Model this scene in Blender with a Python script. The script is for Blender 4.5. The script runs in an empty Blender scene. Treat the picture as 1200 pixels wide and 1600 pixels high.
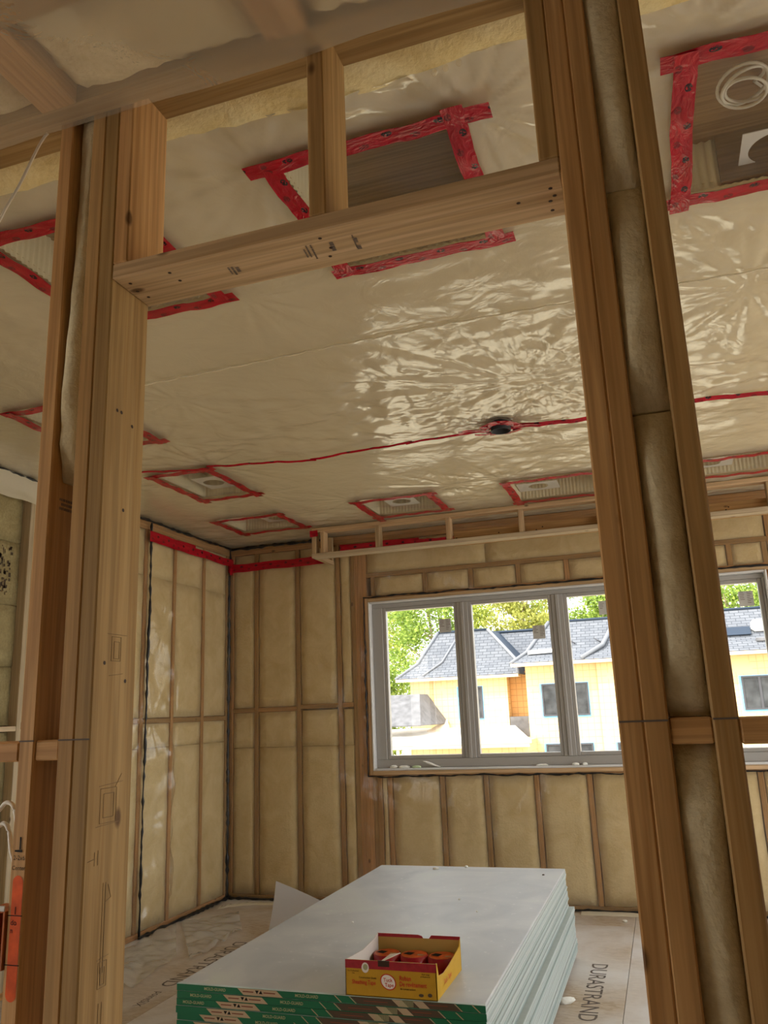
import bpy, bmesh, math, random
import numpy as np
from mathutils import Matrix, Vector

random.seed(7)
SC = bpy.context.scene
COL = SC.collection

# ------------------------------------------------------------------ camera
YAW, PITCH, ROLL = -0.31604445, 0.24376109, -0.03933655
def make_camera():
    cy, sy, cp, sp = math.cos(YAW), math.sin(YAW), math.cos(PITCH), math.sin(PITCH)
    cr, sr = math.cos(ROLL), math.sin(ROLL)
    fwd = Vector((sy*cp, cy*cp, sp)); right = Vector((cy, -sy, 0)); up = right.cross(fwd)
    r2 = cr*right + sr*up; u2 = -sr*right + cr*up
    cd = bpy.data.cameras.new('camera'); cd.sensor_fit = 'HORIZONTAL'; cd.sensor_width = 36
    cd.lens = 1259.06/1200*36; cd.clip_start = 0.02; cd.clip_end = 400
    co = bpy.data.objects.new('camera', cd); COL.objects.link(co)
    m = Matrix((r2, u2, -fwd)).transposed().to_4x4(); m.translation = (0, 0, 1.5)
    co.matrix_world = m
    SC.camera = co
make_camera()

# ------------------------------------------------------------------ light
SC.view_settings.view_transform = 'Standard'
SC.view_settings.look = 'None'
SC.view_settings.gamma = 1.0
SC.view_settings.use_curve_mapping = False
SC.view_settings.exposure = 1.42
w = bpy.data.worlds.new('sky'); SC.world = w; w.use_nodes = True
nt = w.node_tree; bg = nt.nodes['Background']
sky = nt.nodes.new('ShaderNodeTexSky'); sky.sky_type = 'NISHITA'; sky.sun_disc = False
sky.sun_elevation = math.radians(50); sky.sun_rotation = math.radians(215)
sky.dust_density = 4.0; sky.air_density = 1.0
mixs = nt.nodes.new('ShaderNodeMix'); mixs.data_type = 'RGBA'; mixs.inputs[0].default_value = 0.75
gain = nt.nodes.new('ShaderNodeMix'); gain.data_type = 'RGBA'; gain.blend_type = 'MULTIPLY'; gain.inputs[0].default_value = 1
nt.links.new(sky.outputs[0], gain.inputs[6]); gain.inputs[7].default_value = (0.3, 0.3, 0.3, 1)
nt.links.new(gain.outputs[2], mixs.inputs[6]); mixs.inputs[7].default_value = (1.0, 0.97, 0.92, 1)
nt.links.new(mixs.outputs[2], bg.inputs[0]); bg.inputs[1].default_value = 1.5
sd = bpy.data.lights.new('sun', 'SUN'); sd.energy = 1.6; sd.angle = math.radians(1.0); sd.color = (1, 0.95, 0.86)
so = bpy.data.objects.new('sun', sd); COL.objects.link(so)
so.rotation_euler = Vector((0.55, 0.62, -0.95)).to_track_quat('-Z', 'Y').to_euler()

# ------------------------------------------------------------------ materials
MATS = {}
class NB:
    def __init__(s, name):
        s.m = bpy.data.materials.new(name); s.m.use_nodes = True; s.t = s.m.node_tree
        s.t.nodes.clear(); s.out = s.n('ShaderNodeOutputMaterial'); MATS[name] = s.m
    def n(s, ty, **kw):
        n = s.t.nodes.new(ty)
        for k, v in kw.items(): setattr(n, k, v)
        return n
    def l(s, a, b): s.t.links.new(a, b)
    def coord(s, scale=(1, 1, 1), kind='Object', rnd=True):
        tc = s.n('ShaderNodeTexCoord'); v = tc.outputs[kind]
        if rnd:
            oi = s.n('ShaderNodeObjectInfo'); mu = s.n('ShaderNodeMath', operation='MULTIPLY'); mu.inputs[1].default_value = 31.7
            s.l(oi.outputs['Random'], mu.inputs[0]); ad = s.n('ShaderNodeVectorMath', operation='ADD')
            s.l(v, ad.inputs[0]); s.l(mu.outputs[0], ad.inputs[1]); v = ad.outputs[0]
        mp = s.n('ShaderNodeMapping'); mp.inputs['Scale'].default_value = scale; s.l(v, mp.inputs[0]); return mp.outputs[0]
    def noise(s, v, scale, detail=4, dist=0, rough=0.5):
        n = s.n('ShaderNodeTexNoise'); s.l(v, n.inputs['Vector']); n.inputs['Scale'].default_value = scale
        n.inputs['Detail'].default_value = detail; n.inputs['Distortion'].default_value = dist; n.inputs['Roughness'].default_value = rough
        return n.outputs['Fac']
    def ramp(s, f, stops):
        r = s.n('ShaderNodeValToRGB'); e = r.color_ramp.elements
        while len(e) < len(stops): e.new(0.5)
        for i, (p, c) in enumerate(stops):
            e[i].position = p; e[i].color = c if len(c) == 4 else (*c, 1)
        s.l(f, r.inputs[0]); return r.outputs[0]
    def mix(s, f, a, b, mode='MIX'):
        m = s.n('ShaderNodeMix', data_type='RGBA', blend_type=mode)
        for i, x in ((0, f), (6, a), (7, b)):
            if hasattr(x, 'links'): s.l(x, m.inputs[i])
            elif i == 0: m.inputs[0].default_value = x
            else: m.inputs[i].default_value = (*x, 1)
        return m.outputs[2]
    def math(s, op, a, b=None, c=None):
        m = s.n('ShaderNodeMath', operation=op)
        for i, x in enumerate((a, b, c)):
            if x is None: continue
            if hasattr(x, 'links'): s.l(x, m.inputs[i])
            else: m.inputs[i].default_value = x
        return m.outputs[0]
    def bump(s, h, strength=0.3, dist=0.01):
        b = s.n('ShaderNodeBump'); s.l(h, b.inputs['Height']); b.inputs['Strength'].default_value = strength
        b.inputs['Distance'].default_value = dist; return b.outputs[0]
    def bsdf(s, color, rough=0.7, spec=0.3, normal=None, metallic=0, out=True):
        p = s.n('ShaderNodeBsdfPrincipled'); p.inputs['Roughness'].default_value = rough
        p.inputs['Specular IOR Level'].default_value = spec; p.inputs['Metallic'].default_value = metallic
        if hasattr(color, 'links'): s.l(color, p.inputs['Base Color'])
        else: p.inputs['Base Color'].default_value = (*color, 1)
        if normal is not None: s.l(normal, p.inputs['Normal'])
        if out: s.l(p.outputs[0], s.out.inputs[0])
        return p

def wood(name, axis, light, dark, knots=True, rough=0.65):
    b = NB(name); st = [30, 30, 30]; st['xyz'.index(axis)] = 0.9
    v = b.coord(tuple(st)); g = b.noise(v, 1.0, 5, 1.2, 0.6)
    st2 = [90, 90, 90]; st2['xyz'.index(axis)] = 2.5
    g2 = b.noise(b.coord(tuple(st2)), 1.0, 3)
    c = b.ramp(g, [(0.3, dark), (0.5, tuple(0.5*(p+q) for p, q in zip(light, dark))), (0.68, light)])
    c = b.mix(b.math('MULTIPLY', b.ramp(g2, [(0.42, (0, 0, 0)), (0.62, (1, 1, 1))]), 0.42), c, tuple(0.55*x for x in dark))
    oi = b.n('ShaderNodeObjectInfo'); hs = b.n('ShaderNodeHueSaturation'); b.l(c, hs.inputs['Color'])
    b.l(b.math('MULTIPLY_ADD', oi.outputs['Random'], 0.5, 0.74), hs.inputs['Value'])
    b.l(b.math('MULTIPLY_ADD', oi.outputs['Random'], -0.012, 0.506), hs.inputs['Hue']); c = hs.outputs[0]
    if knots:
        st3 = [12, 12, 12]; st3['xyz'.index(axis)] = 6.5
        vo = b.n('ShaderNodeTexVoronoi'); b.l(b.coord(tuple(st3)), vo.inputs['Vector']); vo.inputs['Scale'].default_value = 0.55
        k = b.ramp(vo.outputs['Distance'], [(0.045, (1, 1, 1)), (0.085, (0, 0, 0))])
        c = b.mix(b.math('MULTIPLY', k, 0.85), c, (0.10, 0.045, 0.015))
    b.bsdf(c, rough, 0.25, b.bump(g2, 0.15, 0.002))
    return b.m
for ax in 'xyz':
    wood('spruce_'+ax, ax, (0.60, 0.37, 0.155), (0.42, 0.225, 0.075))
    wood('pale_spruce_'+ax, ax, (0.66, 0.47, 0.27), (0.50, 0.33, 0.16))
for ax in 'xyz':
    wood('amber_spruce_'+ax, ax, (0.54, 0.30, 0.11), (0.37, 0.19, 0.055)); wood('white_spruce_'+ax, ax, (0.80, 0.65, 0.45), (0.66, 0.50, 0.31))  # second spruce lightened to paint daylight on near left studs and bulkhead plate
wood('plywood', 'x', (0.40, 0.26, 0.12), (0.28, 0.17, 0.07), False)

def simple(name, col, rough=0.6, spec=0.3, nz=0.0, nscale=8, metallic=0, bmp=0.0):
    b = NB(name)
    if nz > 0 or bmp > 0:
        f = b.noise(b.coord(), nscale, 5)
        c = b.ramp(f, [(0.3, tuple(x*(1-nz) for x in col)), (0.7, tuple(min(1, x*(1+nz)) for x in col))])
        b.bsdf(c, rough, spec, b.bump(f, bmp, 0.01) if bmp > 0 else None, metallic)
    else: b.bsdf(col, rough, spec, None, metallic)
    return b.m

def batt_mat(name, a, c2, speck):
    b = NB(name); v = b.coord()
    f = b.noise(v, 5, 6, 0.6, 0.65); g = b.noise(v, 70, 4)
    c = b.ramp(f, [(0.3, c2), (0.62, a)])
    c = b.mix(b.math('MULTIPLY', g, speck), c, tuple(0.55*x for x in c2))
    b.bsdf(c, 0.95, 0.05, b.bump(b.math('MULTIPLY_ADD', g, 0.35, f), 0.5, 0.02))
batt_mat('glass_wool', (0.84, 0.69, 0.41), (0.70, 0.54, 0.28), 0.25)
batt_mat('near_glass_wool', (0.86, 0.76, 0.52), (0.58, 0.47, 0.28), 0.3)
batt_mat('ceiling_wool', (0.92, 0.82, 0.58), (0.82, 0.70, 0.46), 0.15)
batt_mat('stone_wool', (0.56, 0.47, 0.25), (0.36, 0.29, 0.14), 0.7)
batt_mat('attic_wool', (0.94, 0.84, 0.60), (0.62, 0.49, 0.29), 0.3)
batt_mat('spray_foam', (0.88, 0.74, 0.42), (0.74, 0.55, 0.24), 0.2)

def film(name, body, alpha, rough, tint=(0.97, 0.95, 0.9), bscale=18, bstr=0.25, ior=1.6, stretch=(1, 1, 1)):
    """translucent plastic film: mostly see-through, a little milky, glossy"""
    b = NB(name)
    f = b.noise(b.coord(stretch, rnd=False), bscale, 4, 1.5)
    nrm = b.bump(f, bstr, 0.01)
    tr = b.n('ShaderNodeBsdfTransparent'); tr.inputs[0].default_value = (*tint, 1)
    df = b.n('ShaderNodeBsdfDiffuse'); df.inputs[0].default_value = (*body, 1); b.l(nrm, df.inputs['Normal'])
    tl = b.n('ShaderNodeBsdfTranslucent'); tl.inputs[0].default_value = (*body, 1)
    dm = b.n('ShaderNodeMixShader'); dm.inputs[0].default_value = 0.25; b.l(df.outputs[0], dm.inputs[1]); b.l(tl.outputs[0], dm.inputs[2])
    m1 = b.n('ShaderNodeMixShader'); m1.inputs[0].default_value = alpha; b.l(tr.outputs[0], m1.inputs[1]); b.l(dm.outputs[0], m1.inputs[2])
    gl = b.n('ShaderNodeBsdfGlossy'); gl.inputs['Roughness'].default_value = rough; b.l(nrm, gl.inputs['Normal'])
    fr = b.n('ShaderNodeFresnel'); b.l(nrm, fr.inputs['Normal']); geo = b.n('ShaderNodeNewGeometry')
    b.l(b.math('MULTIPLY_ADD', geo.outputs['Backfacing'], 1/ior-ior, ior), fr.inputs[0])   # a thin film: same index from both sides
    m2 = b.n('ShaderNodeMixShader'); b.l(fr.outputs[0], m2.inputs[0]); b.l(m1.outputs[0], m2.inputs[1]); b.l(gl.outputs[0], m2.inputs[2])
    b.l(m2.outputs[0], b.out.inputs[0])
film('poly_ceiling', (0.92, 0.84, 0.66), 0.5, 0.12, bscale=7, bstr=0.45, ior=1.9)
film('poly_wall', (0.86, 0.80, 0.66), 0.09, 0.18, bscale=9, bstr=0.3, ior=1.65)
film('poly_near', (0.90, 0.81, 0.62), 0.30, 0.25, bscale=5, bstr=0.3, ior=1.45)
film('poly_clear', (0.8, 0.76, 0.66), 0.04, 0.10, bscale=14, bstr=0.25, ior=1.45)
film('poly_pleat', (0.92, 0.85, 0.66), 0.85, 0.2, bscale=12, bstr=0.2)
film('poly_scrap', (0.88, 0.87, 0.85), 0.45, 0.15, bscale=10, bstr=0.3, ior=1.5)
film('plastic_sheet', (0.92, 0.93, 0.97), 0.8, 0.3, bscale=6, bstr=0.1, ior=1.45)

def glass_mat():
    b = NB('window_glass'); tr = b.n('ShaderNodeBsdfTransparent'); tr.inputs[0].default_value = (0.97, 0.98, 0.97, 1)
    gl = b.n('ShaderNodeBsdfGlossy'); gl.inputs['Roughness'].default_value = 0.0
    fr = b.n('ShaderNodeFresnel'); geo = b.n('ShaderNodeNewGeometry')
    b.l(b.math('MULTIPLY_ADD', geo.outputs['Backfacing'], 1/1.35-1.35, 1.35), fr.inputs[0])
    m = b.n('ShaderNodeMixShader'); b.l(fr.outputs[0], m.inputs[0]); b.l(tr.outputs[0], m.inputs[1]); b.l(gl.outputs[0], m.inputs[2])
    b.l(m.outputs[0], b.out.inputs[0])
glass_mat()

def tape_mat():
    # red sheathing tape, strip runs along local X, printed dark oval badges
    b = NB('red_tape'); tc = b.n('ShaderNodeTexCoord'); sp = b.n('ShaderNodeSeparateXYZ'); b.l(tc.outputs['Object'], sp.inputs[0])
    P = 0.15
    def row(off, yc):
        u = b.math('FRACT', b.math('DIVIDE', b.math('ADD', sp.outputs[0], off+10*P), P))
        du = b.math('MULTIPLY', b.math('SUBTRACT', u, 0.5), P/0.0155)
        dv = b.math('DIVIDE', b.math('SUBTRACT', sp.outputs[1], yc), 0.010)
        return b.math('LESS_THAN', b.math('ADD', b.math('MULTIPLY', du, du), b.math('MULTIPLY', dv, dv)), 1.0)
    s = b.math('MAXIMUM', row(0.0, 0.012), b.math('MULTIPLY', row(P/2, -0.014), 0.6))
    nz = b.noise(b.coord((1, 1, 1)), 160, 2)
    s = b.math('MULTIPLY', s, b.math('GREATER_THAN', nz, 0.42))
    f = b.noise(b.coord((8, 40, 8)), 1.0, 3)
    red = b.ramp(f, [(0.3, (0.33, 0.002, 0.010)), (0.7, (0.52, 0.005, 0.020))])
    c = b.mix(s, red, (0.03, 0.005, 0.01))
    wn = b.noise(b.coord((14, 30, 14)), 1.0, 4, 2.0)
    b.bsdf(c, 0.2, 0.4, b.bump(wn, 0.5, 0.012))
tape_mat()

def osb(name, a, c2, flake=26, rough=0.8, dust=0.0):
    b = NB(name); v = b.coord((1, 1, 1)); vo = b.n('ShaderNodeTexVoronoi'); b.l(b.coord((1, 2.2, 1)), vo.inputs['Vector']); vo.inputs['Scale'].default_value = flake
    sh = b.n('ShaderNodeSeparateColor'); b.l(vo.outputs['Color'], sh.inputs[0])
    c = b.ramp(sh.outputs[0], [(0.0, c2), (1.0, a)])
    f = b.noise(v, 3, 5); c = b.mix(b.math('MULTIPLY', f, 0.5), c, c2)
    if dust: c = b.mix(b.math('MULTIPLY', b.ramp(b.noise(v, 1.3, 6, 1), [(0.35, (0, 0, 0)), (0.65, (1, 1, 1))]), dust), c, (0.70, 0.675, 0.64))
    b.bsdf(c, rough, 0.2, b.bump(sh.outputs[1], 0.12, 0.003))
osb('subfloor_osb', (0.58, 0.48, 0.36), (0.44, 0.34, 0.23), 30, 0.75, 0.9)
osb('wall_osb', (0.55, 0.40, 0.20), (0.42, 0.28, 0.12), 22)

def far_osb(name, a, line):
    # sheathing with the printed nailing grid
    b = NB(name); br = b.n('ShaderNodeTexBrick'); b.l(b.coord((1, 1, 1), rnd=False), br.inputs['Vector'])
    tc = b.n('ShaderNodeTexCoord'); sp = b.n('ShaderNodeSeparateXYZ'); b.l(tc.outputs['Object'], sp.inputs[0])
    b.t.nodes.remove(br)
    def gl(o, per, wd):
        u = b.math('FRACT', b.math('DIVIDE', b.math('ADD', o, 100*per), per)); return b.math('LESS_THAN', u, wd/per)
    g = b.math('MAXIMUM', gl(sp.outputs[0], 0.305, 0.028), gl(sp.outputs[2], 0.305, 0.028))
    f = b.noise(b.coord(rnd=False), 0.9, 4); g = b.math('MULTIPLY', g, b.math('GREATER_THAN', f, 0.42))
    c = b.mix(b.math('MULTIPLY', f, 0.35), a, tuple(0.75*x for x in a)); c = b.mix(b.math('MULTIPLY', g, 0.55), c, line)
    b.bsdf(c, 0.85, 0.1)
far_osb('house_osb', (0.78, 0.60, 0.33), (0.45, 0.30, 0.16))
far_osb('house_osb_shade', (0.72, 0.40, 0.16), (0.30, 0.14, 0.06))  # sheathing copy with the recess shadow put into its deeper colour
def shingle():
    b = NB('roof_shingle'); tc = b.n('ShaderNodeTexCoord'); br = b.n('ShaderNodeTexBrick'); b.l(tc.outputs['UV'], br.inputs['Vector'])
    br.inputs['Scale'].default_value = 1.0; br.inputs['Brick Width'].default_value = 0.42; br.inputs['Row Height'].default_value = 0.20
    br.inputs['Mortar Size'].default_value = 0.016
    br.inputs['Color1'].default_value = (0.165, 0.175, 0.195, 1); br.inputs['Color2'].default_value = (0.125, 0.135, 0.155, 1); br.inputs['Mortar'].default_value = (0.062, 0.07, 0.083, 1)
    b.bsdf(br.outputs[0], 0.85, 0.1)
shingle()
def leaf(name, a, c2):
    b = NB(name); oi = b.n('ShaderNodeNewGeometry')
    c = b.ramp(oi.outputs['Random Per Island'], [(0.0, c2), (0.7, a), (1.0, tuple(min(1, 1.35*x) for x in a))])
    p = b.bsdf(c, 0.6, 0.2, out=False); tl = b.n('ShaderNodeBsdfTranslucent'); b.l(c, tl.inputs[0])
    m = b.n('ShaderNodeMixShader'); m.inputs[0].default_value = 0.4; b.l(p.outputs[0], m.inputs[1]); b.l(tl.outputs[0], m.inputs[2]); b.l(m.outputs[0], b.out.inputs[0])
leaf('leaf_yellowgreen', (0.50, 0.54, 0.12), (0.26, 0.33, 0.06))
leaf('leaf_green', (0.36, 0.47, 0.10), (0.15, 0.25, 0.05))
leaf('leaf_autumn', (0.46, 0.46, 0.12), (0.26, 0.29, 0.06))

simple('pleated_film', (0.90, 0.83, 0.62), 0.3, 0.5)
simple('black_sealant', (0.012, 0.011, 0.010), 0.35, 0.5)
simple('pvc_white', (0.74, 0.74, 0.73), 0.35, 0.4)
simple('pvc_backlit', (0.42, 0.405, 0.38), 0.4, 0.4)  # white frame plastic, darkened in colour to imitate its backlit shade
simple('galvanized', (0.62, 0.60, 0.55), 0.5, 0.4, 0.1, 20, 0.0)
simple('cable_white', (0.80, 0.76, 0.66), 0.45, 0.4)
simple('black_duct', (0.02, 0.022, 0.025), 0.5, 0.4)
simple('ink_black', (0.02, 0.018, 0.016), 0.7, 0.1)
simple('ink_grey', (0.16, 0.13, 0.11), 0.8, 0.1)
simple('pencil', (0.27, 0.18, 0.10), 0.7, 0.1)
simple('nail_dark', (0.05, 0.025, 0.012), 0.6, 0.3)
simple('orange_paint', (0.70, 0.10, 0.015), 0.6, 0.2, 0.25, 30)
simple('orange_box_plastic', (0.48, 0.13, 0.03), 0.5, 0.3, 0.3, 20)
def gyp():
    b = NB('gypsum_edge'); oi = b.n('ShaderNodeObjectInfo'); f = b.noise(b.coord((1, 1, 20)), 30, 4)
    c = b.ramp(oi.outputs['Random'], [(0, (0.34, 0.41, 0.385)), (.5, (0.46, 0.52, 0.49)), (1, (0.56, 0.60, 0.57))])
    b.bsdf(b.mix(b.math('MULTIPLY', f, .35), c, (0.30, 0.35, 0.33)), .85, .1)
gyp()
simple('paper_fold', (0.55, 0.66, 0.64), 0.7, 0.2, 0.2, 9)
simple('tape_green', (0.012, 0.155, 0.07), 0.55, 0.3)
simple('tape_beige', (0.52, 0.40, 0.26), 0.6, 0.2)
simple('tape_brown', (0.10, 0.07, 0.045), 0.6, 0.2)
simple('print_rust', (0.22, 0.07, 0.04), 0.6, 0.2)
simple('print_tan', (0.42, 0.44, 0.24), 0.6, 0.2)
simple('box_yellow', (0.56, 0.32, 0.018), 0.5, 0.3, 0.05, 30)
simple('box_red', (0.36, 0.02, 0.03), 0.5, 0.3, 0.15, 60)
simple('box_kraft', (0.50, 0.34, 0.10), 0.75, 0.1)
simple('box_inner_white', (0.62, 0.56, 0.50), 0.75, 0.1)
simple('print_red', (0.60, 0.05, 0.02), 0.5, 0.3)
simple('print_white', (0.85, 0.80, 0.75), 0.5, 0.3)
simple('roll_orange', (0.62, 0.10, 0.02), 0.3, 0.5, 0.3, 40)
simple('roll_red', (0.35, 0.01, 0.02), 0.25, 0.5)
simple('foam_white', (0.85, 0.84, 0.76), 0.8, 0.1, 0.06, 60)
simple('foam_green', (0.60, 0.72, 0.45), 0.8, 0.1, 0.06, 60)
simple('paper_label', (0.62, 0.62, 0.60), 0.7, 0.2)
simple('house_white', (0.85, 0.84, 0.80), 0.8, 0.1, 0.05, 2)
simple('underlay', (0.14, 0.14, 0.147), 0.7, 0.2, 0.25, 3, 0, 0.3)
simple('ridge_cap', (0.20, 0.21, 0.23), 0.8, 0.1)
simple('dark_flash_shade', (0.03, 0.045, 0.07), 0.6, 0.2)
simple('fascia_wood', (0.80, 0.62, 0.42), 0.8, 0.1)
simple('porch_sheath', (0.80, 0.74, 0.66), 0.85, 0.1, 0.08, 3)
simple('house_window_frame', (0.07, 0.07, 0.08), 0.5, 0.3)
simple('blue_membrane', (0.22, 0.50, 0.72), 0.6, 0.2)
simple('house_glass', (0.055, 0.058, 0.062), 0.25, 0.25, 0.5, 2)
simple('bark', (0.34, 0.28, 0.20), 0.9, 0.1, 0.3, 10)
simple('ground', (0.42, 0.38, 0.28), 0.95, 0.05, 0.25, 1)
simple('light_block_sheath', (0.45, 0.32, 0.17), 0.9, 0.1)
def drywall():
    b = NB('drywall_face'); v = b.coord(rnd=False)
    f = b.noise(v, 2.2, 6, 1.0); g = b.noise(v, 26, 4)
    c = b.ramp(f, [(0.3, (0.46, 0.49, 0.50)), (0.55, (0.58, 0.60, 0.59)), (0.75, (0.62, 0.67, 0.60))])
    sp = b.ramp(g, [(0.66, (0, 0, 0)), (0.70, (1, 1, 1))]); c = b.mix(b.math('MULTIPLY', sp, 0.35), c, (0.82, 0.82, 0.80))
    sc = b.ramp(b.noise(b.coord((3, 14, 1), rnd=False), 3, 5, 2), [(0.70, (0, 0, 0)), (0.74, (1, 1, 1))]); c = b.mix(b.math('MULTIPLY', sc, 0.3), c, (0.42, 0.42, 0.42))
    b.bsdf(c, 0.48, 0.35)
drywall()
M = MATS

# ------------------------------------------------------------------ helpers
def link(o, parent=None, label=None, cat=None, group=None, kind=None):
    COL.objects.link(o)
    if parent is not None: o.parent = parent
    if label: o['label'] = label
    if cat: o['category'] = cat
    if group: o['group'] = group
    if kind: o['kind'] = kind
    return o
def empty(name, loc=(0, 0, 0), **kw):
    o = bpy.data.objects.new(name, None); o.location = loc; o.empty_display_size = 0.1; return link(o, **kw)
def mesh(name, verts, faces, mat, parent=None, smooth=False, loc=(0, 0, 0), uv=None, mats=None, mi=None, **kw):
    me = bpy.data.meshes.new(name); me.from_pydata([tuple(v) for v in verts], [], [tuple(f) for f in faces])
    for m_ in (mats or [mat]): me.materials.append(M[m_] if isinstance(m_, str) else m_)
    if mi: me.polygons.foreach_set('material_index', mi)
    if smooth: me.polygons.foreach_set('use_smooth', [True]*len(me.polygons))
    if uv is not None:
        l = me.uv_layers.new(name='UVMap')
        for p in me.polygons:
            for li in p.loop_indices: l.data[li].uv = uv[me.loops[li].vertex_index]
    me.update()
    o = bpy.data.objects.new(name, me); o.location = loc
    return link(o, parent, **kw)
_boxes = {}
def box(name, x0, x1, y0, y1, z0, z1, mat, parent=None, bev=0.003, **kw):
    """a bevelled board; its origin is its own centre, alike boards share one mesh"""
    s = (round(x1-x0, 4), round(y1-y0, 4), round(z1-z0, 4)); key = (s, mat, bev)
    if key not in _boxes:
        bm = bmesh.new(); bmesh.ops.create_cube(bm, size=1.0)
        bmesh.ops.scale(bm, vec=s, verts=bm.verts)
        b_ = min(bev, min(s)*0.3)
        if b_ > 0: bmesh.ops.bevel(bm, geom=bm.edges[:], offset=b_, segments=1, affect='EDGES')
        me = bpy.data.meshes.new(name); bm.to_mesh(me); bm.free(); me.materials.append(M[mat]); _boxes[key] = me
    o = bpy.data.objects.new(name, _boxes[key]); o.location = ((x0+x1)/2, (y0+y1)/2, (z0+z1)/2)
    return link(o, parent, **kw)
def tube_data(pts, r, seg=7):
    pts = [Vector(p) for p in pts]; V = []; F = []; n = len(pts)
    for i, p in enumerate(pts):
        t = (pts[min(i+1, n-1)]-pts[max(i-1, 0)]).normalized()
        a = t.cross(Vector((0, 0, 1)) if abs(t.z) < 0.9 else Vector((0, 1, 0))).normalized(); b = t.cross(a)
        rr = r[i] if isinstance(r, (list, tuple)) else r
        for k in range(seg):
            an = 2*math.pi*k/seg; V.append(p + (a*math.cos(an)+b*math.sin(an))*rr)
    for i in range(n-1):
        for k in range(seg):
            k2 = (k+1) % seg; F.append((i*seg+k, i*seg+k2, (i+1)*seg+k2, (i+1)*seg+k))
    F.append(tuple(range(seg))[::-1]); F.append(tuple((n-1)*seg+k for k in range(seg)))
    return V, F
def tube(name, pts, r, mat, parent=None, seg=7, **kw):
    V, F = tube_data(pts, r, seg); return mesh(name, V, F, mat, parent, True, **kw)
def bead(name, a, b, parent, r=0.010, jit=0.006, axes=(1, 1, 1), step=0.035):
    a, b = Vector(a), Vector(b); n = max(2, int((b-a).length/step)); pts = []; rs = []; d = Vector((0, 0, 0))
    for i in range(n+1):
        d = d*0.75 + Vector([random.uniform(-1, 1)*jit*x for x in axes])
        pts.append(a.lerp(b, i/n)+d); rs.append(r*random.choice((0.55, 0.7, 0.8, 1, 1.2, 1.5)))
    return tube(name, pts, rs, 'black_sealant', parent, 6)
_txt = {}
def text(name, body, size, mat, parent, mtx, align='LEFT', sx=1.0, length=None, bold=0.0, **kw):
    key = (body, size, mat, align, bold)
    if key not in _txt:
        cu = bpy.data.curves.new('t', 'FONT'); cu.body = body; cu.size = size; cu.align_x = align; cu.resolution_u = 3; cu.offset = bold*size
        ob = bpy.data.objects.new('t', cu); COL.objects.link(ob)
        me = bpy.data.meshes.new_from_object(ob.evaluated_get(bpy.context.evaluated_depsgraph_get()))
        bpy.data.objects.remove(ob); me.materials.clear(); me.materials.append(M[mat]); me.name = name; _txt[key] = me
    o = bpy.data.objects.new(name, _txt[key]); link(o, parent, **kw)
    if length: sx = length/max(v.co.x for v in o.data.vertices)
    o.matrix_local = mtx @ Matrix.Diagonal((sx, 1, 1, 1)); return o
def frame_mtx(o, xa, ya):
    xa = Vector(xa).normalized(); ya = Vector(ya).normalized(); za = xa.cross(ya)
    m = Matrix((xa, ya, za)).transposed().to_4x4(); m.translation = o; return m
def waves(rng, n, lo, hi, amp, ang=0, spread=3.14, p=1.2):
    lam = np.exp(rng.uniform(math.log(lo), math.log(hi), n)); th = rng.normal(ang, spread, n)
    return [(2*math.pi/l*math.cos(t), 2*math.pi/l*math.sin(t), f, amp*(l/hi)**p) for l, t, f in zip(lam, th, rng.uniform(0, 6.28, n))]
def field(W, u, v):
    z = np.zeros_like(u)
    for a, b, f, A in W: z += A*np.sin(a*u+b*v+f)
    return z
def radial(u, v, cx, cy, R, A, n, rng, sharp=1):
    dx, dy = u-cx, v-cy; r = np.hypot(dx, dy); t = np.arctan2(dy, dx)
    s = sum(np.abs(np.sin((n*k+1)*0.5*t+f))**0.7/k for k, f in zip((1, 1.7, 2.6), rng.uniform(0, 6.28, 3)))
    return A*np.exp(-(r/R)**1.5)*np.minimum(r/(0.22*R), 1)*(s-1.2)
def sheet(name, us, vs, place, hfun, mat, parent, hole=None, **kw):
    """a draped film: grid over (u,v), height from hfun, place(u,v,h)->xyz"""
    U, Vv = np.meshgrid(us, vs, indexing='ij'); H = hfun(U, Vv); nu, nv = len(us), len(vs)
    X, Y, Z = place(U, Vv, H); V = np.stack([X, Y, Z], -1).reshape(-1, 3)
    i, j = np.meshgrid(np.arange(nu-1), np.arange(nv-1), indexing='ij')
    F = np.stack([i*nv+j, (i+1)*nv+j, (i+1)*nv+j+1, i*nv+j+1], -1).reshape(-1, 4)
    if hole is not None:
        cu = (us[:-1]+us[1:])[:, None]/2+0*j; cv = 0*i+(vs[:-1]+vs[1:])[None, :]/2
        F = F[~hole(cu, cv).reshape(-1)]
    return mesh(name, V.tolist(), F.tolist(), mat, parent, True, **kw)
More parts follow.
